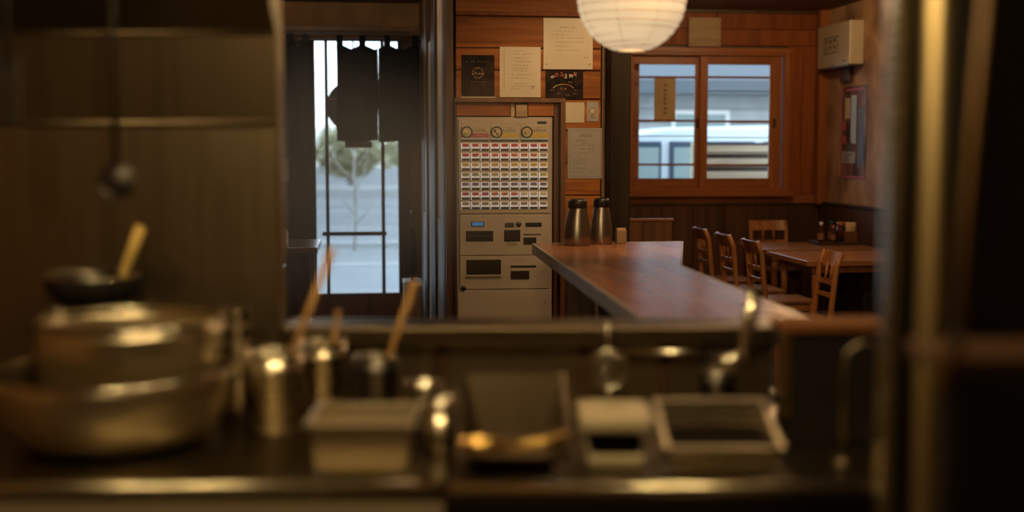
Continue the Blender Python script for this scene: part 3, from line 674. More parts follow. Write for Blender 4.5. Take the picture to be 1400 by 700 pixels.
# ------------------------------------------------------------------ dining counter
t = thing('dining_counter', 'long red brown dining counter with a pale grey edge, in front of the machine', 'counter')
poly = [(.93, 6.86), (1.79, 6.93), (1.405, 5.47), (1.375, 4.28), (1.36, 3.62), (.85, 3.58)]
def slab(poly, z0, z1):
    n = len(poly); vs = [(x, y, z0) for x, y in poly] + [(x, y, z1) for x, y in poly]
    return vs, [tuple(range(n)), tuple(range(n, 2*n))] + [(i, (i+1) % n, (i+1) % n+n, i+n) for i in range(n)]
mb = MB(); mb.add(*slab(poly, .945, .98)); mb.obj('worktop', W_COUNTER, t)
EDGE = mottled('grey_edge_band', (.36, .32, .28), (.48, .44, .39), .4, 9, .5, 0)
c0 = Vector((sum(p[0] for p in poly)/6, sum(p[1] for p in poly)/6))
out = [tuple((Vector(p)-c0)*1.0 + c0) for p in poly]
def band(p, q, z0, z1, th):
    p, q = Vector((*p, 0)), Vector((*q, 0)); d = (q-p).normalized(); nrm = Vector((d.y, -d.x, 0)) * -th
    mb = MB(); a = [p, q, q+nrm, p+nrm]; mb.add([(*v.xy, z0) for v in a] + [(*v.xy, z1) for v in a], [(0,1,2,3),(4,5,6,7),(0,1,5,4),(1,2,6,5),(2,3,7,6),(3,0,4,7)]); return mb
for i in range(6): band(poly[i], poly[(i+1) % 6], .925, .981, .012).obj('edge_band', EDGE, t)
for i in range(8): piece('side_board', t, (1.10, 3.7+i*.38, 0.0), (1.13, 3.7+i*.38+.376, .94), W_WAIN)
piece('support_post', t, (1.30, 6.2, 0), (1.36, 6.26, .94), W_MID); piece('support_post', t, (1.0, 5.3, 0), (1.05, 5.35, .94), STEEL)
piece('shelf', t, (1.13, 3.7, .55), (1.33, 6.7, .57), W_DARK)
# jugs
def jug(x, y, s, label, lid):
    t = thing('vacuum_jug', label, 'jug', (x, y, .981), 0, 'steel water jugs on the counter')
    MB().lathe([(0, 0), (.062*s, 0), (.066*s, .006), (.067*s, .05), (.060*s, .12), (.050*s, .175), (.044*s, .205), (.042*s, .21), (0, .21)], 32).obj('body', JUGM, t)
    MB().lathe([(.043*s, .200), (.047*s, .206), (.047*s, .238), (.042*s, .250), (.02*s, .255), (0, .255)], 24).obj('lid', lid, t)
    MB().box((-.012, -.066*s, .215), (.012, -.035*s, .235)).obj('spout', lid, t, bevel=.003)
    MB().tube([(.045*s, 0, .225), (.085*s, .0, .220), (.092*s, 0, .17), (.085*s, 0, .08), (.066*s, 0, .06)], .007, 8).obj('handle', lid, t, rot=(0, 0, 1.2))
jug(1.152, 6.72, 1.13, 'tapered steel vacuum jug with black lid, left of the two on the counter', BLACK)
jug(1.300, 6.80, .95, 'tapered steel vacuum jug with black lid, right of the two on the counter', BLACK)
t = thing('toothpick_box', 'small pale wooden box on the counter beside the steel jugs', 'box', (1.385, 6.78, .981)); MB().box((0, 0, 0), (.055, .05, .075)).obj('box_body', W_PLAQUE, t, bevel=.003); MB().box((.004, .004, .075), (.051, .046, .085)).obj('lid', W_STRAW, t)

# low bench back beyond the counter
t = thing('low_partition', 'low brown wooden partition between the column and the dining tables', 'partition', (1.80, 8.9, 0))
for i in range(2): piece('board', t, (i*.215-.0, 0, 0), (i*.215+.211, .03, .98), W_MID)
piece('cap', t, (-.01, -.01, .98), (.44, .04, 1.0), W_FRAME)

# ------------------------------------------------------------------ chairs and tables
def chair(loc, rz, label):
    """faces +X, back on the -X side; origin under the seat centre"""
    t = thing('dining_chair', label, 'chair', loc, rz, 'wooden dining chairs')
    for sy in (-1, 1):
        MB().tube([(-.16, sy*.165, 0), (-.165, sy*.165, .44), (-.20, sy*.165, .78), (-.235, sy*.165, .86)], [.019, .021, .019, .017], 8).obj('back_post', W_CHAIR, t)
        piece('leg', t, (.15, sy*.165-.017, 0), (.186, sy*.165+.017, .42), W_CHAIR)
        piece('side_stretcher', t, (-.15, sy*.165-.009, .16), (.15, sy*.165+.009, .185), W_CHAIR)
        piece('apron', t, (-.15, sy*.165-.009, .37), (.15, sy*.165+.009, .42), W_CHAIR)
    piece('front_apron', t, (.158, -.148, .37), (.176, .148, .42), W_CHAIR)
    mb = MB(); mb.box((-.19, -.19, .42), (.20, .19, .445)); mb.obj('seat', W_SEAT, t, bevel=.008)
    def rail(z0, z1, dx0, nm='back_rail'):
        mb = MB(); n = 8; vs = []
        for i in range(n+1):
            y = -.155+.31*i/n; cxx = -.020*(1-(2*i/n-1)**2)
            sl = lambda z: -.165 - .035*(z-.44)/.34 if z < .78 else -.20-.035*(z-.78)/.08
            vs += [(sl(z0)+cxx-.009, y, z0), (sl(z0)+cxx+.009, y, z0), (sl(z1)+cxx+.009, y, z1), (sl(z1)+cxx-.009, y, z1)]
        fs = [(i*4+k, i*4+(k+1) % 4, i*4+4+(k+1) % 4, i*4+4+k) for i in range(n) for k in range(4)] + [(0, 1, 2, 3), (n*4, n*4+1, n*4+2, n*4+3)]
        mb.add(vs, fs); return mb.obj(nm, W_CHAIR, t)
    rail(.775, .862, 0, 'top_rail'); rail(.655, .685, 0); rail(.575, .60, 0)
    for y in (-.05, .05): MB().tube([(-.198, y, .68), (-.215, y, .785)], .010, 6).obj('spindle', W_CHAIR, t)
    return t
LAB = ['wooden chair farthest in the row of three left of the tables', 'wooden chair in the middle of the row of three left of the tables', 'wooden chair nearest in the row of three, broad seat shining',
       'wooden chair with open back behind the far table, by the dark wainscot', 'wooden chair at right, turned left in front of the near table']
c0_ = chair((2.96, 9.97, 0), 0, LAB[0])
copy_tree(c0_, (2.95, 9.26, 0), 0, LAB[1]); copy_tree(c0_, (2.95, 8.58, 0), 0, LAB[2])
copy_tree(c0_, (3.63, 10.72, 0), -PI/2, LAB[3]); copy_tree(c0_, (2.70, 7.55, 0), PI-.05, LAB[4])
def table(y0, y1, x0, label):
    t = thing('dining_table', label, 'table', (x0, y0, 0), 0, 'wooden dining tables by the right wall')
    w, d = 4.18-x0, y1-y0
    MB().box((0, 0, .662), (w, d, .70)).obj('tabletop', W_TABLE, t, bevel=.004)
    piece('apron', t, (.06, .06, .61), (w-.06, .08, .66), W_CHAIR); piece('apron', t, (.06, d-.08, .61), (w-.06, d-.06, .66), W_CHAIR)
    for a in (.07, w-.12):
        for b in (.07, d-.13):
            lg = MB().tube([(a+.03, b+.03, .30), (a+.03, b+.03, .66)], [.028, .028], 12).obj('leg', W_CHAIR, t)
            MB().box((a, b, 0), (a+.06, b+.06, .32)).obj('foot_sleeve', DKGREY, lg, bevel=.004)
    return t
table(8.62, 9.50, 3.16, 'near wooden dining table with a pale worn edge by the right wall')
table(9.66, 10.45, 3.20, 'far wooden dining table carrying the condiment tray')
# condiments on far table: top z .70
tz = .70
t = thing('condiment_tray', 'dark brown tray of condiments against the wall on the far table', 'tray', (3.78, 10.05, tz)); MB().box((0, 0, 0), (.36, .26, .012)).obj('base', W_DARK, t); 
for a, b in (((0, 0, .012), (.36, .008, .03)), ((0, .252, .012), (.36, .26, .03)), ((0, .008, .012), (.008, .252, .03)), ((.352, .008, .012), (.36, .252, .03))): piece('rim', t, a, b, W_DARK)
def bottle(x, y, r, h, m, capm, label, name='sauce_bottle'):
    t = thing(name, label, 'bottle', (x, y, tz+.013), 0, 'bottles on the condiment tray')
    MB().lathe([(0, 0), (r, 0), (r, h*.6), (r*.9, h*.68), (r*.4, h*.8), (r*.4, h*.88), (0, h*.88)], 16).obj('body', m, t)
    MB().lathe([(0, h*.86), (r*.5, h*.86), (r*.5, h), (0, h)], 12).obj('cap', capm, t)
    MB().lathe([(r*1.01, h*.18), (r*1.01, h*.5)], 16).obj('paper_label', MID_LABEL, t)
MID_LABEL = mat('brown_label', (.25, .10, .04), .5)
bottle(3.82, 10.11, .028, .18, BOTTLE, WHITE, 'dark sauce bottle with pale cap, leftmost on the condiment tray')
bottle(3.93, 10.12, .022, .15, BOTTLE, ORGP, 'small orange capped bottle in the middle of the condiment tray')
bottle(3.95, 10.22, .025, .18, BOTTLE, mat('blue_cap', (.03, .10, .16), .4), 'bottle with dark blue cap at the back of the condiment tray')
t = thing('spice_jar', 'squat brown spice jar with orange lid on the condiment tray', 'jar', (4.03, 10.21, tz+.013)); MB().lathe([(0, 0), (.035, 0), (.035, .14), (0, .14)], 16).obj('body', BOTTLE, t); MB().lathe([(0, .14), (.037, .14), (.037, .175), (0, .175)], 16).obj('lid', mat('rust_lid', (.34, .12, .04), .5), t)
t = thing('chopstick_holder', 'brown square holder full of pale chopsticks on the condiment tray', 'holder', (4.04, 10.08, tz+.013))
for a, b in (((0, 0, 0), (.085, .006, .10)), ((0, .079, 0), (.085, .085, .10)), ((0, .006, 0), (.006, .079, .10)), ((.079, .006, 0), (.085, .079, .10)), ((.006, .006, 0), (.079, .079, .004))): piece('panel', t, a, b, W_MID)
for k in range(16):
    a, b = .02+.045*(k % 4)/3, .02+.045*(k//4)/3; s = thing('chopstick', 'pale wooden chopstick standing in the square holder', 'chopstick', (4.04+a, 10.08+b, tz+.0175), 0, 'chopsticks in the holder')
    MB().tube([(0, 0, 0), ((a-.042)*.35, (b-.042)*.35, .17+R.uniform(-.006, .008))], [.0022, .0036], 6).obj('stick', W_STRAW, s)

# ------------------------------------------------------------------ entrance area
def cloth(name, label, x0, x1, z0, z1, y, m, splits, tabs, group=None):
    t = thing(name, label, 'curtain', (x0, y, z1), 0, group); w, h = x1-x0, z1-z0
    edges = [0] + splits + [w]
    for i in range(len(edges)-1):
        a, b = edges[i]+.001, edges[i+1]-.001; mb = MB(); nx, nz = 14, 16; vs = []
        for j in range(nz+1):
            for k in range(nx+1):
                u = k/nx; x = a+(b-a)*u; v = j/nz
                sag = 0
                if j == 0 or True:
                    dist = min(abs(x-tb) for tb in tabs); sag = -min(.045, dist*.45)*(1-v)**3
                vs.append((x + .003*math.sin(v*5+i), -.012*math.sin(u*PI*3+i*1.3+v)*(.3+v) - .01*v, -h*v*(1+.012*math.sin(u*4+i)) + sag))
        mb.add(vs, [(j*(nx+1)+k, j*(nx+1)+k+1, (j+1)*(nx+1)+k+1, (j+1)*(nx+1)+k) for j in range(nz) for k in range(nx)], 0, True)
        o = mb.obj('panel', m, t); so = o.modifiers.new('t', 'SOLIDIFY'); so.thickness = .003
    for tb in tabs: MB().box((tb-.028, -.018, -.02), (tb+.028, .018, .075)).obj('loop', m, t, bevel=.01)
    return t
cloth('noren_curtain', 'dark indigo shop curtain hanging from loops over the glass door', -.235, .465, 1.578, 2.395, 10.72, CLOTH, [.35], [.03, .22, .43, .665])
cloth('side_curtain', 'slate grey cloth hanging left of the glass door', -.80, -.44, 1.44, 2.40, 10.72, CLOTH2, [.18], [.05, .18, .31])
t = thing('curtain_rod', 'thin dark rod carrying the curtains above the door', 'rod', (-.9, 10.72, 2.455)); MB().tube([(0, 0, 0), (1.375, 0, 0)], .012, 10).obj('rod', W_MID, t); MB().box((-.02, -.01, -.02), (.0, .31, .02)).obj('bracket', IRON, t); MB().box((1.36, -.015, -.02), (1.375, .26, .02)).obj('bracket', IRON, t)
t = thing('notice', 'small white paper notice left of the door below the grey cloth', 'notice', (-.735, 10.975, 1.23)); MB().box((0, 0, 0), (.09, .003, .22)).obj('sheet', WHITE, t)
piece('hanging_board', wd, (-.66, 10.97, 1.05), (-.56, 11.0, 1.43), W_MID)
# umbrella stand
t = thing('umbrella_stand', 'low pale umbrella stand against the partition near the door', 'stand', (.30, 9.9, 0)); MB().box((0, 0, 0), (.14, .3, .42)).obj('box', mat('tan_metal', (.30, .20, .12), .5), t, bevel=.01); MB().box((-.006, -.006, .42), (.146, .306, .45)).obj('rim', WHITE, t)
for k in range(2):
    s = thing('umbrella', ['black folded umbrella standing at the front of the umbrella stand', 'black folded umbrella at the back of the umbrella stand'][k], 'umbrella', (.37, 10.0+.12*k, .451), 0)
    MB().lathe([(.001, .0), (.012, .0), (.034, .12), (.03, .30), (.012, .42), (.006, .43)], 12).obj('canopy', CLOTH, s); MB().tube([(0, 0, .4), (0, 0, .52), (.0, -.03, .56), (.0, -.06, .53)], .008, 8).obj('handle', BLACK, s)
# high table + stools
t = thing('high_table', 'high wooden table at the left of the entrance with a pale shining top', 'table', (-.95, 6.72, 0)); MB().box((0, 0, .945), (.69, .62, .98)).obj('tabletop', W_GLOSS, t, bevel=.004)
for a in (.04, .60):
    for b in (.04, .53): piece('leg', t, (a, b, 0), (a+.05, b+.05, .945), W_DARK)
piece('apron', t, (.05, .05, .89), (.64, .07, .943), W_DARK)
t = thing('napkin_box', 'small white napkin box on the high table by the entrance', 'box', (-.47, 6.86, .981)); MB().box((0, 0, 0), (.045, .07, .075)).obj('box_body', WHITE, t, bevel=.006); MB().box((.01, .015, .075), (.035, .055, .09)).obj('napkin', PAPER, t)
def stool(x, y, z, label):
    t = thing('bar_stool', label, 'stool', (x, y, 0), 0, 'bar stools in the entrance room'); MB().box((-.16, -.16, z-.03), (.16, .16, z)).obj('seat', W_GLOSS, t, bevel=.012)
    for a in (-1, 1):
        for b in (-1, 1): MB().tube([(a*.12, b*.12, z-.03), (a*.16, b*.16, 0)], [.016, .014], 8).obj('leg', W_DARK, t)
        piece('foot_rail', t, (a*.148-.01, -.14, .2), (a*.148+.01, .14, .225), W_DARK)
stool(-.44, 6.42, .62, 'wooden bar stool in front of the high table, its seat top catching daylight'); stool(-.66, 7.75, .80, 'wooden bar stool behind the high table toward the door')

# ------------------------------------------------------------------ KITCHEN (frame turned with the camera side of the room)
# work table
t = kthing('work_table', 'long stainless steel kitchen work table in the foreground', 'table', 0, 2.39, 0)
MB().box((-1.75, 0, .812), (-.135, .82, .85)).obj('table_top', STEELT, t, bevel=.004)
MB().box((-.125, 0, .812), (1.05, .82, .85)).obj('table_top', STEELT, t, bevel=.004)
MB().box((-1.75, .0, .55), (-.135, .02, .812)).obj('front_panel', STEELF, t); MB().box((-.125, .02, .60), (1.05, .04, .812)).obj('front_panel', STEELD, t)
MB().tube([(-1.75, .004, .838), (-.135, .004, .838)], .0135, 12).obj('rolled_edge', STEEL, t); MB().tube([(-.125, .004, .838), (1.05, .004, .838)], .0135, 12).obj('rolled_edge', STEEL, t)
for a in (-1.7, -.18, .02, .98):
    for b in (.06, .72): piece('leg', t, (a, b, 0), (a+.04, b+.04, .812), STEELD)
piece('under_shelf', t, (-1.66, .1, .25), (.62, .72, .27), STEELB)
# raised pass shelf with splash panel
t = kthing('pass_shelf', 'raised stainless pass shelf running along the back of the kitchen table', 'shelf', 0, 3.22, 0)
MB().box((-.60, 0, 0.0), (.68, .03, 1.0)).obj('splash_panel', STEELB, t)
MB().box((-.60, -.04, .995), (.70, .14, 1.045)).obj('shelf_top', STEELU, t, bevel=.006)
MB().tube([(.28, -.03, .978), (.62, -.03, .978)], .009, 12).obj('lower_rail', CHROME, t)
for a in (-.2, .17, .38): piece('panel_strip', t, (a, -.006, .85), (a+.035, 0, .998), W_DARK)
# left steel wall tilted in folds and darkened above to imitate its reflections
t = kthing('steel_wall_panel', 'tall brushed stainless wall panel closing the left side of the kitchen', 'panel', 0, 3.25, 0)
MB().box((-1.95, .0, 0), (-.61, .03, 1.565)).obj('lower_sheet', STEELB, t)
MB().tube([(-1.95, -.004, 1.57), (-.61, -.004, 1.57)], .009, 12).obj('sheet_bead', STEELB, t)  # bead added to catch the lamp as a bright streak
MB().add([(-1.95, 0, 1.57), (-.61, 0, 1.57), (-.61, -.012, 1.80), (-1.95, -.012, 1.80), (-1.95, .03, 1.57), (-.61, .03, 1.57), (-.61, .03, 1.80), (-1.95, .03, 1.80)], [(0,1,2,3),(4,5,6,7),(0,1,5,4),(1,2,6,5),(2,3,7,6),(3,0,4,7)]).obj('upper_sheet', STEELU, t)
MB().tube([(-1.95, -.014, 1.80), (-.61, -.014, 1.80)], .007, 10).obj('sheet_bead', STEELU, t)
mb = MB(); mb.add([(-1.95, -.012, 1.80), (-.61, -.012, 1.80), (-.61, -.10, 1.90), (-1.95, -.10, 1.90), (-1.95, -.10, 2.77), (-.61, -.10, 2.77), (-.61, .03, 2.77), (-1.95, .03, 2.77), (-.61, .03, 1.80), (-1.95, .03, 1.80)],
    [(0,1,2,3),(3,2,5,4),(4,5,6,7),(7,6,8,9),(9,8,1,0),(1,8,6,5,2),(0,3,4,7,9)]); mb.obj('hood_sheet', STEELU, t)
piece('edge_trim', t, (-.612, -.012, 0), (-.60, .035, 2.77), CHROME)

def bowl(nm, label, u, v, z, r, h, base, m, group=None, beads=(), cat='bowl', rolled=.008):
    t = kthing(nm, label, cat, u, v, z, group)
    prof = [(0, 0), (base*.9, 0), (base, .004)]
    for i in range(1, 12):
        f = i/12; rr = base + (r-base)*math.sin(f*PI/2)**.9; zz = .004+(h-.004)*(1-math.cos(f*PI/2))*.55+(h-.004)*f*.45
        for bz in beads:
            if abs(f-bz) < .03: rr += .004
        prof.append((rr, zz))
    prof.append((r, h)); inner = [(max(p[0]-.003, 0), p[1]+.003) for p in reversed(prof[:-1])]
    MB().lathe(prof + inner, 56).obj('shell', m, t)
    MB().lathe([(r+rolled*math.cos(a*PI/4), h+rolled*.7*math.sin(a*PI/4)) for a in range(9)], 56).obj('rolled_rim', CHROME, t)
    return t
bowl('mixing_bowl', 'largest wide stainless mixing bowl at the front left of the work table', -.885, 2.73, .852, .262, .165, .175, STEELW, beads=(.5,))
bowl('mixing_bowl', 'deep stainless bowl standing inside the largest mixing bowl', -.855, 2.77, .862, .205, .262, .12, STEELW, beads=(.35, .6, .8))
def cylpot(nm, label, u, v, z, r, h, m, group=None, cat='pot', beads=True):
    t = kthing(nm, label, cat, u, v, z, group)
    MB().lathe([(0, 0), (r*.94, 0), (r, .008), (r, h*.78), (r+.003, h*.8), (r, h*.82), (r, h), (r-.003, h), (r-.003, .006), (0, .006)], 40).obj('shell', m, t)
    MB().lathe([(r+.004*math.cos(a*PI/4), h+.004*math.sin(a*PI/4)) for a in range(9)], 40).obj('rolled_rim', CHROME, t)
    return t
t = cylpot('stock_pot', 'dark stock pot behind the mixing bowls against the steel wall', -1.06, 3.12, .852, .12, .245, STEELD)
for s_ in (-1, 1): MB().tube([(s_*.12, -.03, .19), (s_*.15, -.03, .2), (s_*.15, .03, .2), (s_*.12, .03, .19)], .005, 8).obj('handle', STEELD, t)
t = bowl('colander', 'black wire colander on top of the dark stock pot', -1.06, 3.12, 1.10, .118, .085, .05, IRON, cat='colander', rolled=.005)
for k in range(12):
    a = k*PI/6; MB().lathe([(0, -.004), (.006, 0), (0, .004)], 8, (.10*math.cos(a), .10*math.sin(a), .075+.02*(k % 2))).obj('glint_bead', CHROME, t)  # bright beads stand for the highlight dots on the black wire
t = kthing('rice_paddle', 'yellow wooden handle sticking up out of the black colander', 'utensil', -.985, 3.10, 1.115); MB().tube([(-.02, 0, 0), (.005, 0, .06), (.028, 0, .12), (.058, 0, .195)], [.010, .010, .0135, .0135], 10, sx=1.2).obj('handle', W_YELLOW, t); MB().box((-.045, -.008, -.012), (.005, .0, .01)).obj('blade', W_YELLOW, t, bevel=.004)
# stacked cups
for k in range(5):
    t = kthing('sauce_cup', 'steel sauce cup, %s of the nested stack beside the steel wall' % ['bottom one', 'second from bottom', 'middle one', 'fourth from bottom', 'topmost'][k], 'cup', -.69, 3.06, .852+.042*k, 'nested steel cups')
    MB().lathe([(0, 0), (.028, 0), (.031, .004), (.040, .085), (.043, .087), (.040, .089), (.028, .008), (0, .008)], 28).obj('shell', CHROME, t)
t = cylpot('sauce_pot', 'tall stainless sauce pot with a long wooden spoon, right of the mixing bowls', -.55, 2.83, .852, .068, .185, STEEL)
cylpot('sauce_pot', 'stainless sauce pot with bright rim behind the steel square pan', -.475, 3.05, .852, .064, .175, STEEL)
cylpot('sauce_pot', 'small dark sauce pot holding a slanting wooden spatula', -.33, 2.98, .852, .05, .15, STEELD)
def spoon(nm, label, u0, v0, z0, u1, v1, z1, r=.008, m=W_HANDLE):
    t = kthing(nm, label, 'utensil', u0, v0, z0); d = Vector((u1-u0, v1-v0, z1-z0))
    MB().tube([(0, 0, 0), d*.5, d], [r*.8, r, r*1.15], 10).obj('handle', m, t)
    MB().tube([d*-.0, d*.08, d*.2], [r*1.8, r*2.4, r*.9], 12, sx=.5).obj('spoon_bowl', m, t)
spoon('wooden_spoon', 'long wooden spoon leaning out of the tall sauce pot', -.57, 2.84, .875, -.42, 2.90, 1.27, .008)
spoon('wooden_spatula', 'long wooden spatula leaning right out of the small dark pot', -.345, 2.98, .865, -.235, 3.0, 1.185, .008)
spoon('wooden_spoon', 'short wooden spoon in the sauce pot behind the square pan', -.46, 3.0, .87, -.425, 3.02, 1.11, .006)
def pan(nm, label, u, v, z, w, d, h, m, lip=.010, taper=.012, content=None, group=None, front=None, rz=0, rim=None):
    """rectangular pan: open top, tapered walls, flat lip; origin at its front middle"""
    t = kthing(nm, label, 'pan', u, v, z, group, rz); mb = MB(); hf = h if front is None else front
    o = [(-w/2+taper, taper, 0), (w/2-taper, taper, 0), (w/2-taper, d-taper, 0), (-w/2+taper, d-taper, 0)]; r = [(-w/2, 0, hf), (w/2, 0, hf), (w/2, d, h), (-w/2, d, h)]
    th = .003; oi = [(-w/2+taper+th, taper+th, th), (w/2-taper-th, taper+th, th), (w/2-taper-th, d-taper-th, th), (-w/2+taper+th, d-taper-th, th)]; ri = [(-w/2+th, th, hf), (w/2-th, th, hf), (w/2-th, d-th, h), (-w/2+th, d-th, h)]
    mb.add(o+r, [(0, 1, 2, 3)] + [(i, (i+1) % 4, (i+1) % 4+4, i+4) for i in range(4)]); mb.add(oi+ri, [(3, 2, 1, 0)] + [(i, (i+1) % 4, (i+1) % 4+4, i+4) for i in range(4)])
    mb.obj('shell', m, t)
    L_ = lip; ro = [(-w/2-L_, -L_, hf), (w/2+L_, -L_, hf), (w/2+L_, d+L_, h), (-w/2-L_, d+L_, h)]
    mb = MB(); up = [(x, y, zz+.004) for x, y, zz in ro]; ri2 = [(x, y, zz+.004) for x, y, zz in ri]
    mb.add(ro+up+ri+ri2, [(i, (i+1) % 4, (i+1) % 4+4, i+4) for i in range(4)] + [(i+4, (i+1) % 4+4, (i+1) % 4+12, i+12) for i in range(4)] + [(i+12, (i+1) % 4+12, (i+1) % 4+8, i+8) for i in range(4)] + [(i, (i+1) % 4, (i+1) % 4+8, i+8) for i in range(4)])
    mb.obj('rim', rim or (STEELU if front else STEELR), t, bevel=.001)
    if content: MB().box((-w/2+taper*.6+.004, taper*.6+.004, th), (w/2-taper*.6-.004, d-taper*.6-.004, content[1])).obj(content[0], content[2], t)
    return t
pan('square_pan', 'bright square stainless pan at the front of the table, below the wooden spoons', -.308, 2.47, .852, .205, .20, .095, STEELW)
# small upturned bowl and canister
t = bowl('small_bowl', 'small shiny steel bowl behind the square pan', -.205, 2.86, .925, .05, .035, .025, CHROME, rolled=.003)
cylpot('canister', 'dark steel canister under the small shiny bowl', -.205, 2.86, .852, .04, .07, STEELD, cat='canister')
t = kthing('salt_shaker', 'steel shaker with domed lid between the square pan and slanted bin', 'shaker', -.155, 2.66, .852)
MB().lathe([(0, 0), (.034, 0), (.036, .004), (.034, .085), (0, .085)], 28).obj('body', STEEL, t); MB().lathe([(.036, .083), (.036, .10), (.025, .116), (0, .122)], 28).obj('lid', CHROME, t)
pan('slanted_bin', 'slanted stainless bin with a low front edge, brass scoop lying across it', .003, 2.46, .852, .225, .36, .135, STEELU, lip=.004, taper=.035, front=.03)
t = kthing('brass_scoop', 'brass scoop lying across the front of the slanted bin', 'scoop', -.05, 2.43, .905, rz=0.0)
MB().tube([(.02, 0, 0), (.11, .02, .012), (.17, .03, .024)], [.007, .008, .009], 10).obj('handle', BRASS, t)
mb = MB(); mb.lathe([(0, -.004), (.03, .0), (.042, .012), (.045, .022), (.043, .022), (.028, .003), (0, -.001)], 24, (-.01, 0, 0), 0, .6); mb.obj('cup', BRASS, t)
# lidded tub
t = kthing('lidded_tub', 'dark tub with a thick cream plastic lid between the bin and the deep pan', 'tub', .214, 2.50, .852)
MB().box((-.058, .0, 0), (.058, .16, .025)).obj('base', CREAM, t, bevel=.006); MB().box((-.052, .004, .025), (.052, .155, .072)).obj('container', SAUCE, t, bevel=.006); MB().box((-.075, -.012, .072), (.075, .17, .108)).obj('lid', CREAM, t, bevel=.010); MB().box((-.02, .07, .108), (.02, .1, .118)).obj('lid_knob', CREAM, t, bevel=.003)
# skimmer
t = kthing('wire_skimmer', 'round wire skimmer standing behind the cream lidded tub', 'skimmer', .245, 3.12, .852)
MB().tube([(.048*math.cos(a*PI/16), 0, .095+.048*math.sin(a*PI/16)) for a in range(33)], .004, 8).obj('hoop', CHROME, t)
mb = MB()
for k in range(-4, 5):
    q = k*.01; l = math.sqrt(.048**2-q*q); mb.tube([(q, 0, .095-l), (q, .012, .095), (q, 0, .095+l)], .0012, 4); mb.tube([(-l, 0, .095+q), (0, .012, .095+q), (l, 0, .095+q)], .0012, 4)
mb.obj('mesh', CHROME, t); MB().tube([(0, .0, .143), (.0, .02, .19), (0, .03, .21)], .005, 8).obj('handle', CHROME, t); MB().box((-.03, -.02, 0), (.03, .03, .012)).obj('foot', STEELD, t); MB().tube([(0, 0, .01), (0, 0, .05)], .005, 8).obj('stem', CHROME, t)
pan('deep_pan', 'tilted rectangular stainless pan of dark sauce at the right of the table', .428, 2.46, .852, .225, .21, .104, STEEL, lip=.009, taper=.012, content=('dark_sauce', .049, SAUCE), front=.05, rim=STEELR)
# ladle in front of box
t = kthing('ladle', 'steel ladle with upright flat handle leaning over the deep pan', 'ladle', .505, 2.86, .99)
MB().lathe([(0, 0), (.022, .003), (.036, .016), (.042, .036), (.043, .036), (.037, .015), (.022, .001), (0, -.002)], 28).obj('cup', CHROME, t)
MB().tube([(.030, 0, .03), (.036, 0, .06), (.048, .01, .12), (.062, .02, .19)], [.012, .015, .018, .019], 12, sx=.8).obj('handle', CHROME, t)
cylpot('ladle_rest', 'steel pot under the ladle behind the deep pan', .505, 3.02, .852, .045, .11, STEELD, cat='pot')
# steel box with wooden top, right
t = kthing('steel_cabinet', 'dark stainless box with an orange wooden top at the right end of the table', 'cabinet', .605, 2.72, .852)
MB().box((0, 0, 0), (.22, .11, .248)).obj('body', STEELD, t, bevel=.006); MB().box((-.012, -.012, .248), (.23, .12, .268)).obj('wooden_top', W_TOPB, t, bevel=.003); piece('gold_lit_edge', t, (-.012, -.010, .06), (.012, .0, .247), BRASS); MB().box((-.035, -.012, .085), (-.0, .0, .115)).obj('glint_tab', CHROME, t)  # gold edge stands for warm light, bright tab for a highlight on steel
t = kthing('bent_pipe', 'bent steel pipe rising at the right end of the work table', 'pipe', .683, 2.52, .852)
MB().tube([(0, 0, 0), (0, 0, .215), (.006, 0, .237), (.022, 0, .25), (.09, 0, .252)], .0065, 12).obj('tube', STEELB, t); MB().lathe([(0, 0), (.022, 0), (.022, .012), (.012, .016)], 20).obj('flange', STEELB, t)
# fridge, pole, stick, bracket on the right
t = kthing('steel_partition', 'tall dark steel partition panel standing behind the bright pole at right', 'partition', .605, 2.0, 0)
MB().box((0.012, 0, .02), (1.1, .03, 2.79)).obj('sheet', STEELD, t); MB().box((0, -.008, .0), (.014, .038, 2.79)).obj('edge_channel', STEEL, t, bevel=.003)
for a in (.10, .42): MB().box((a, -.02, .02), (a+.03, -.0, 2.79)).obj('stiffener', STEELD, t, bevel=.003)
t = kthing('rack_pole', 'bright steel pole rising floor to ceiling in the right foreground', 'pole', .655, 1.93, 0); MB().tube([(0, 0, 0), (0, 0, 2.79)], .0185, 20).obj('pole', mat('worn_brass_steel', (.66, .54, .30), .5, 1.0), t); MB().lathe([(.019, 0), (.04, 0), (.04, .01), (.02, .02)], 20).obj('flange', STEEL, t)
t = kthing('rack_shelf', 'dark shelf ledge in the right foreground beside the pole', 'shelf', .60, 1.70, 1.19); MB().box((0, 0, 0), (.5, .17, .025)).obj('board', W_DARK, t, bevel=.003); MB().box((-.012, -.01, -.012), (.0, .02, .035)).obj('end_cap', BRASS, t, bevel=.002); MB().box((.05, .14, -.4), (.07, .17, 0)).obj('bracket', STEELD, t)
t = kthing('wooden_peel', 'long thin wooden handle leaning on the dark shelf at right', 'utensil', .622, 1.72, 1.218); MB().tube([(0, 0, 0), (.012, 0, .28), (.028, 0, .56)], [.0065, .0065, .006], 10).obj('handle', W_MIDH, t); MB().lathe([(0, 0), (.009, 0), (.010, .02), (.0065, .03)], 10).obj('ferrule', STEELD, t)
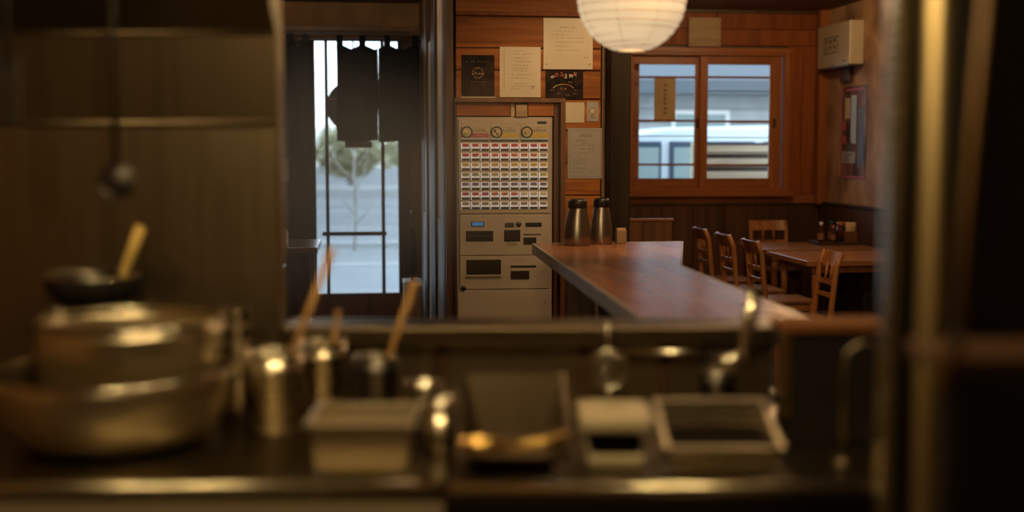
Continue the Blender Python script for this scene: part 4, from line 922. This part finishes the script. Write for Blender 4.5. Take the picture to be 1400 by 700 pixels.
# hanging rail and tools on the left
t = kthing('utensil_rail', 'steel rail hung from the ceiling above the mixing bowls', 'rail', -1.3, 2.6, 2.2); MB().tube([(0, 0, 0), (.75, 0, 0)], .01, 10).obj('rod', STEEL, t)
for a in (.05, .7): MB().tube([(a, 0, .0), (a, 0, .595)], .006, 8).obj('hanger', STEEL, t)
t = kthing('hanging_ladle', 'black ladle hanging by a long thin rod at upper left', 'ladle', -.825, 2.6, 1.44)
MB().tube([(0, 0, .028), (0, 0, .76), (0, -.012, .775), (0, -.012, .75)], .0075, 8).obj('handle', IRON, t)
MB().tube([(.036*math.cos(a*PI/16), .0, -.006+.034*math.sin(a*PI/16)) for a in range(33)], .005, 8).obj('ring', STEELD, t); MB().lathe([(0, -.010), (.025, -.006), (.034, .0), (.033, .001), (0, -.008)], 20, (0, 0, -.006), 0, 1, 'y').obj('cup', STEELD, t)
t = kthing('hanging_spatula', 'dark flat spatula hanging at the far upper left edge', 'utensil', -1.045, 2.6, 1.55)
MB().tube([(0, 0, .12), (0, 0, .65)], .007, 8).obj('handle', IRON, t); MB().box((-.03, -.004, 0), (.025, .004, .14)).obj('blade', STEELD, t, bevel=.002)
# pendant bulbs over the table (above the frame)
for i, (u, v, z) in enumerate(((-.50, 1.7, 2.45), (.15, 1.75, 2.45), (.05, 2.75, 2.5), (-.55, .75, 2.2))):
    t = kthing('pendant_bulb', ['pendant bulb over the front left of the work table', 'pendant bulb over the front middle of the work table', 'pendant bulb over the pass shelf', 'pendant bulb behind the viewer'][i], 'lamp', u, v, z, 'kitchen pendant bulbs')
    MB().lathe([(.03, .07), (.05, .075), (.11, .03), (.112, .03), (.05, .085), (.03, .08)], 24).obj('shade', IRON, t); MB().tube([(0, 0, .08), (0, 0, 2.79-z)], .004, 6).obj('cord', BLACK, t)

# drifting steam above the pots and the pass shelf
ST = bpy.data.materials.new('steam'); ST.use_nodes = True; N, L = ST.node_tree.nodes, ST.node_tree.links; N.clear()
o_ = N.new('ShaderNodeOutputMaterial'); vs_ = N.new('ShaderNodeVolumeScatter'); vs_.inputs['Anisotropy'].default_value = .55; vs_.inputs['Color'].default_value = (.95, .95, .95, 1)
tc = N.new('ShaderNodeTexCoord'); ln = N.new('ShaderNodeVectorMath'); ln.operation = 'LENGTH'; mr = N.new('ShaderNodeMapRange'); mr.interpolation_type = 'SMOOTHSTEP'
mp_ = N.new('ShaderNodeMapping'); mp_.inputs['Scale'].default_value = (1, 1, 1); L.new(tc.outputs['Object'], mp_.inputs[0]); L.new(mp_.outputs[0], ln.inputs[0])
mr.inputs[1].default_value = 1.0; mr.inputs[2].default_value = 0.1; mr.inputs[3].default_value = 0; mr.inputs[4].default_value = STEAM_DENSITY
L.new(ln.outputs['Value'], mr.inputs[0]); L.new(mr.outputs[0], vs_.inputs['Density']); L.new(vs_.outputs[0], o_.inputs['Volume'])
def steam_cloud(loc, sx, sy, sz, label):
    mb = MB(); mb.lathe([(.01, -.99)] + [(math.cos(a*PI/16), math.sin(a*PI/16)) for a in range(-7, 8)] + [(.01, .99)], 24)
    t = mb.obj('steam', ST, None, loc); t.scale = (sx, sy, sz); tag(t, label, 'steam', None, 'stuff')
steam_cloud((-.20, 5.1, 1.36), .80, .95, .66, 'faint cloud of steam and hazy glow in front of the glass door')  # volume stands in for daylight flare at the door besides steam
steam_cloud(K(-.13, 3.33, 1.46), .42, .2, .36, 'thin steam rising just above the sauce pots')
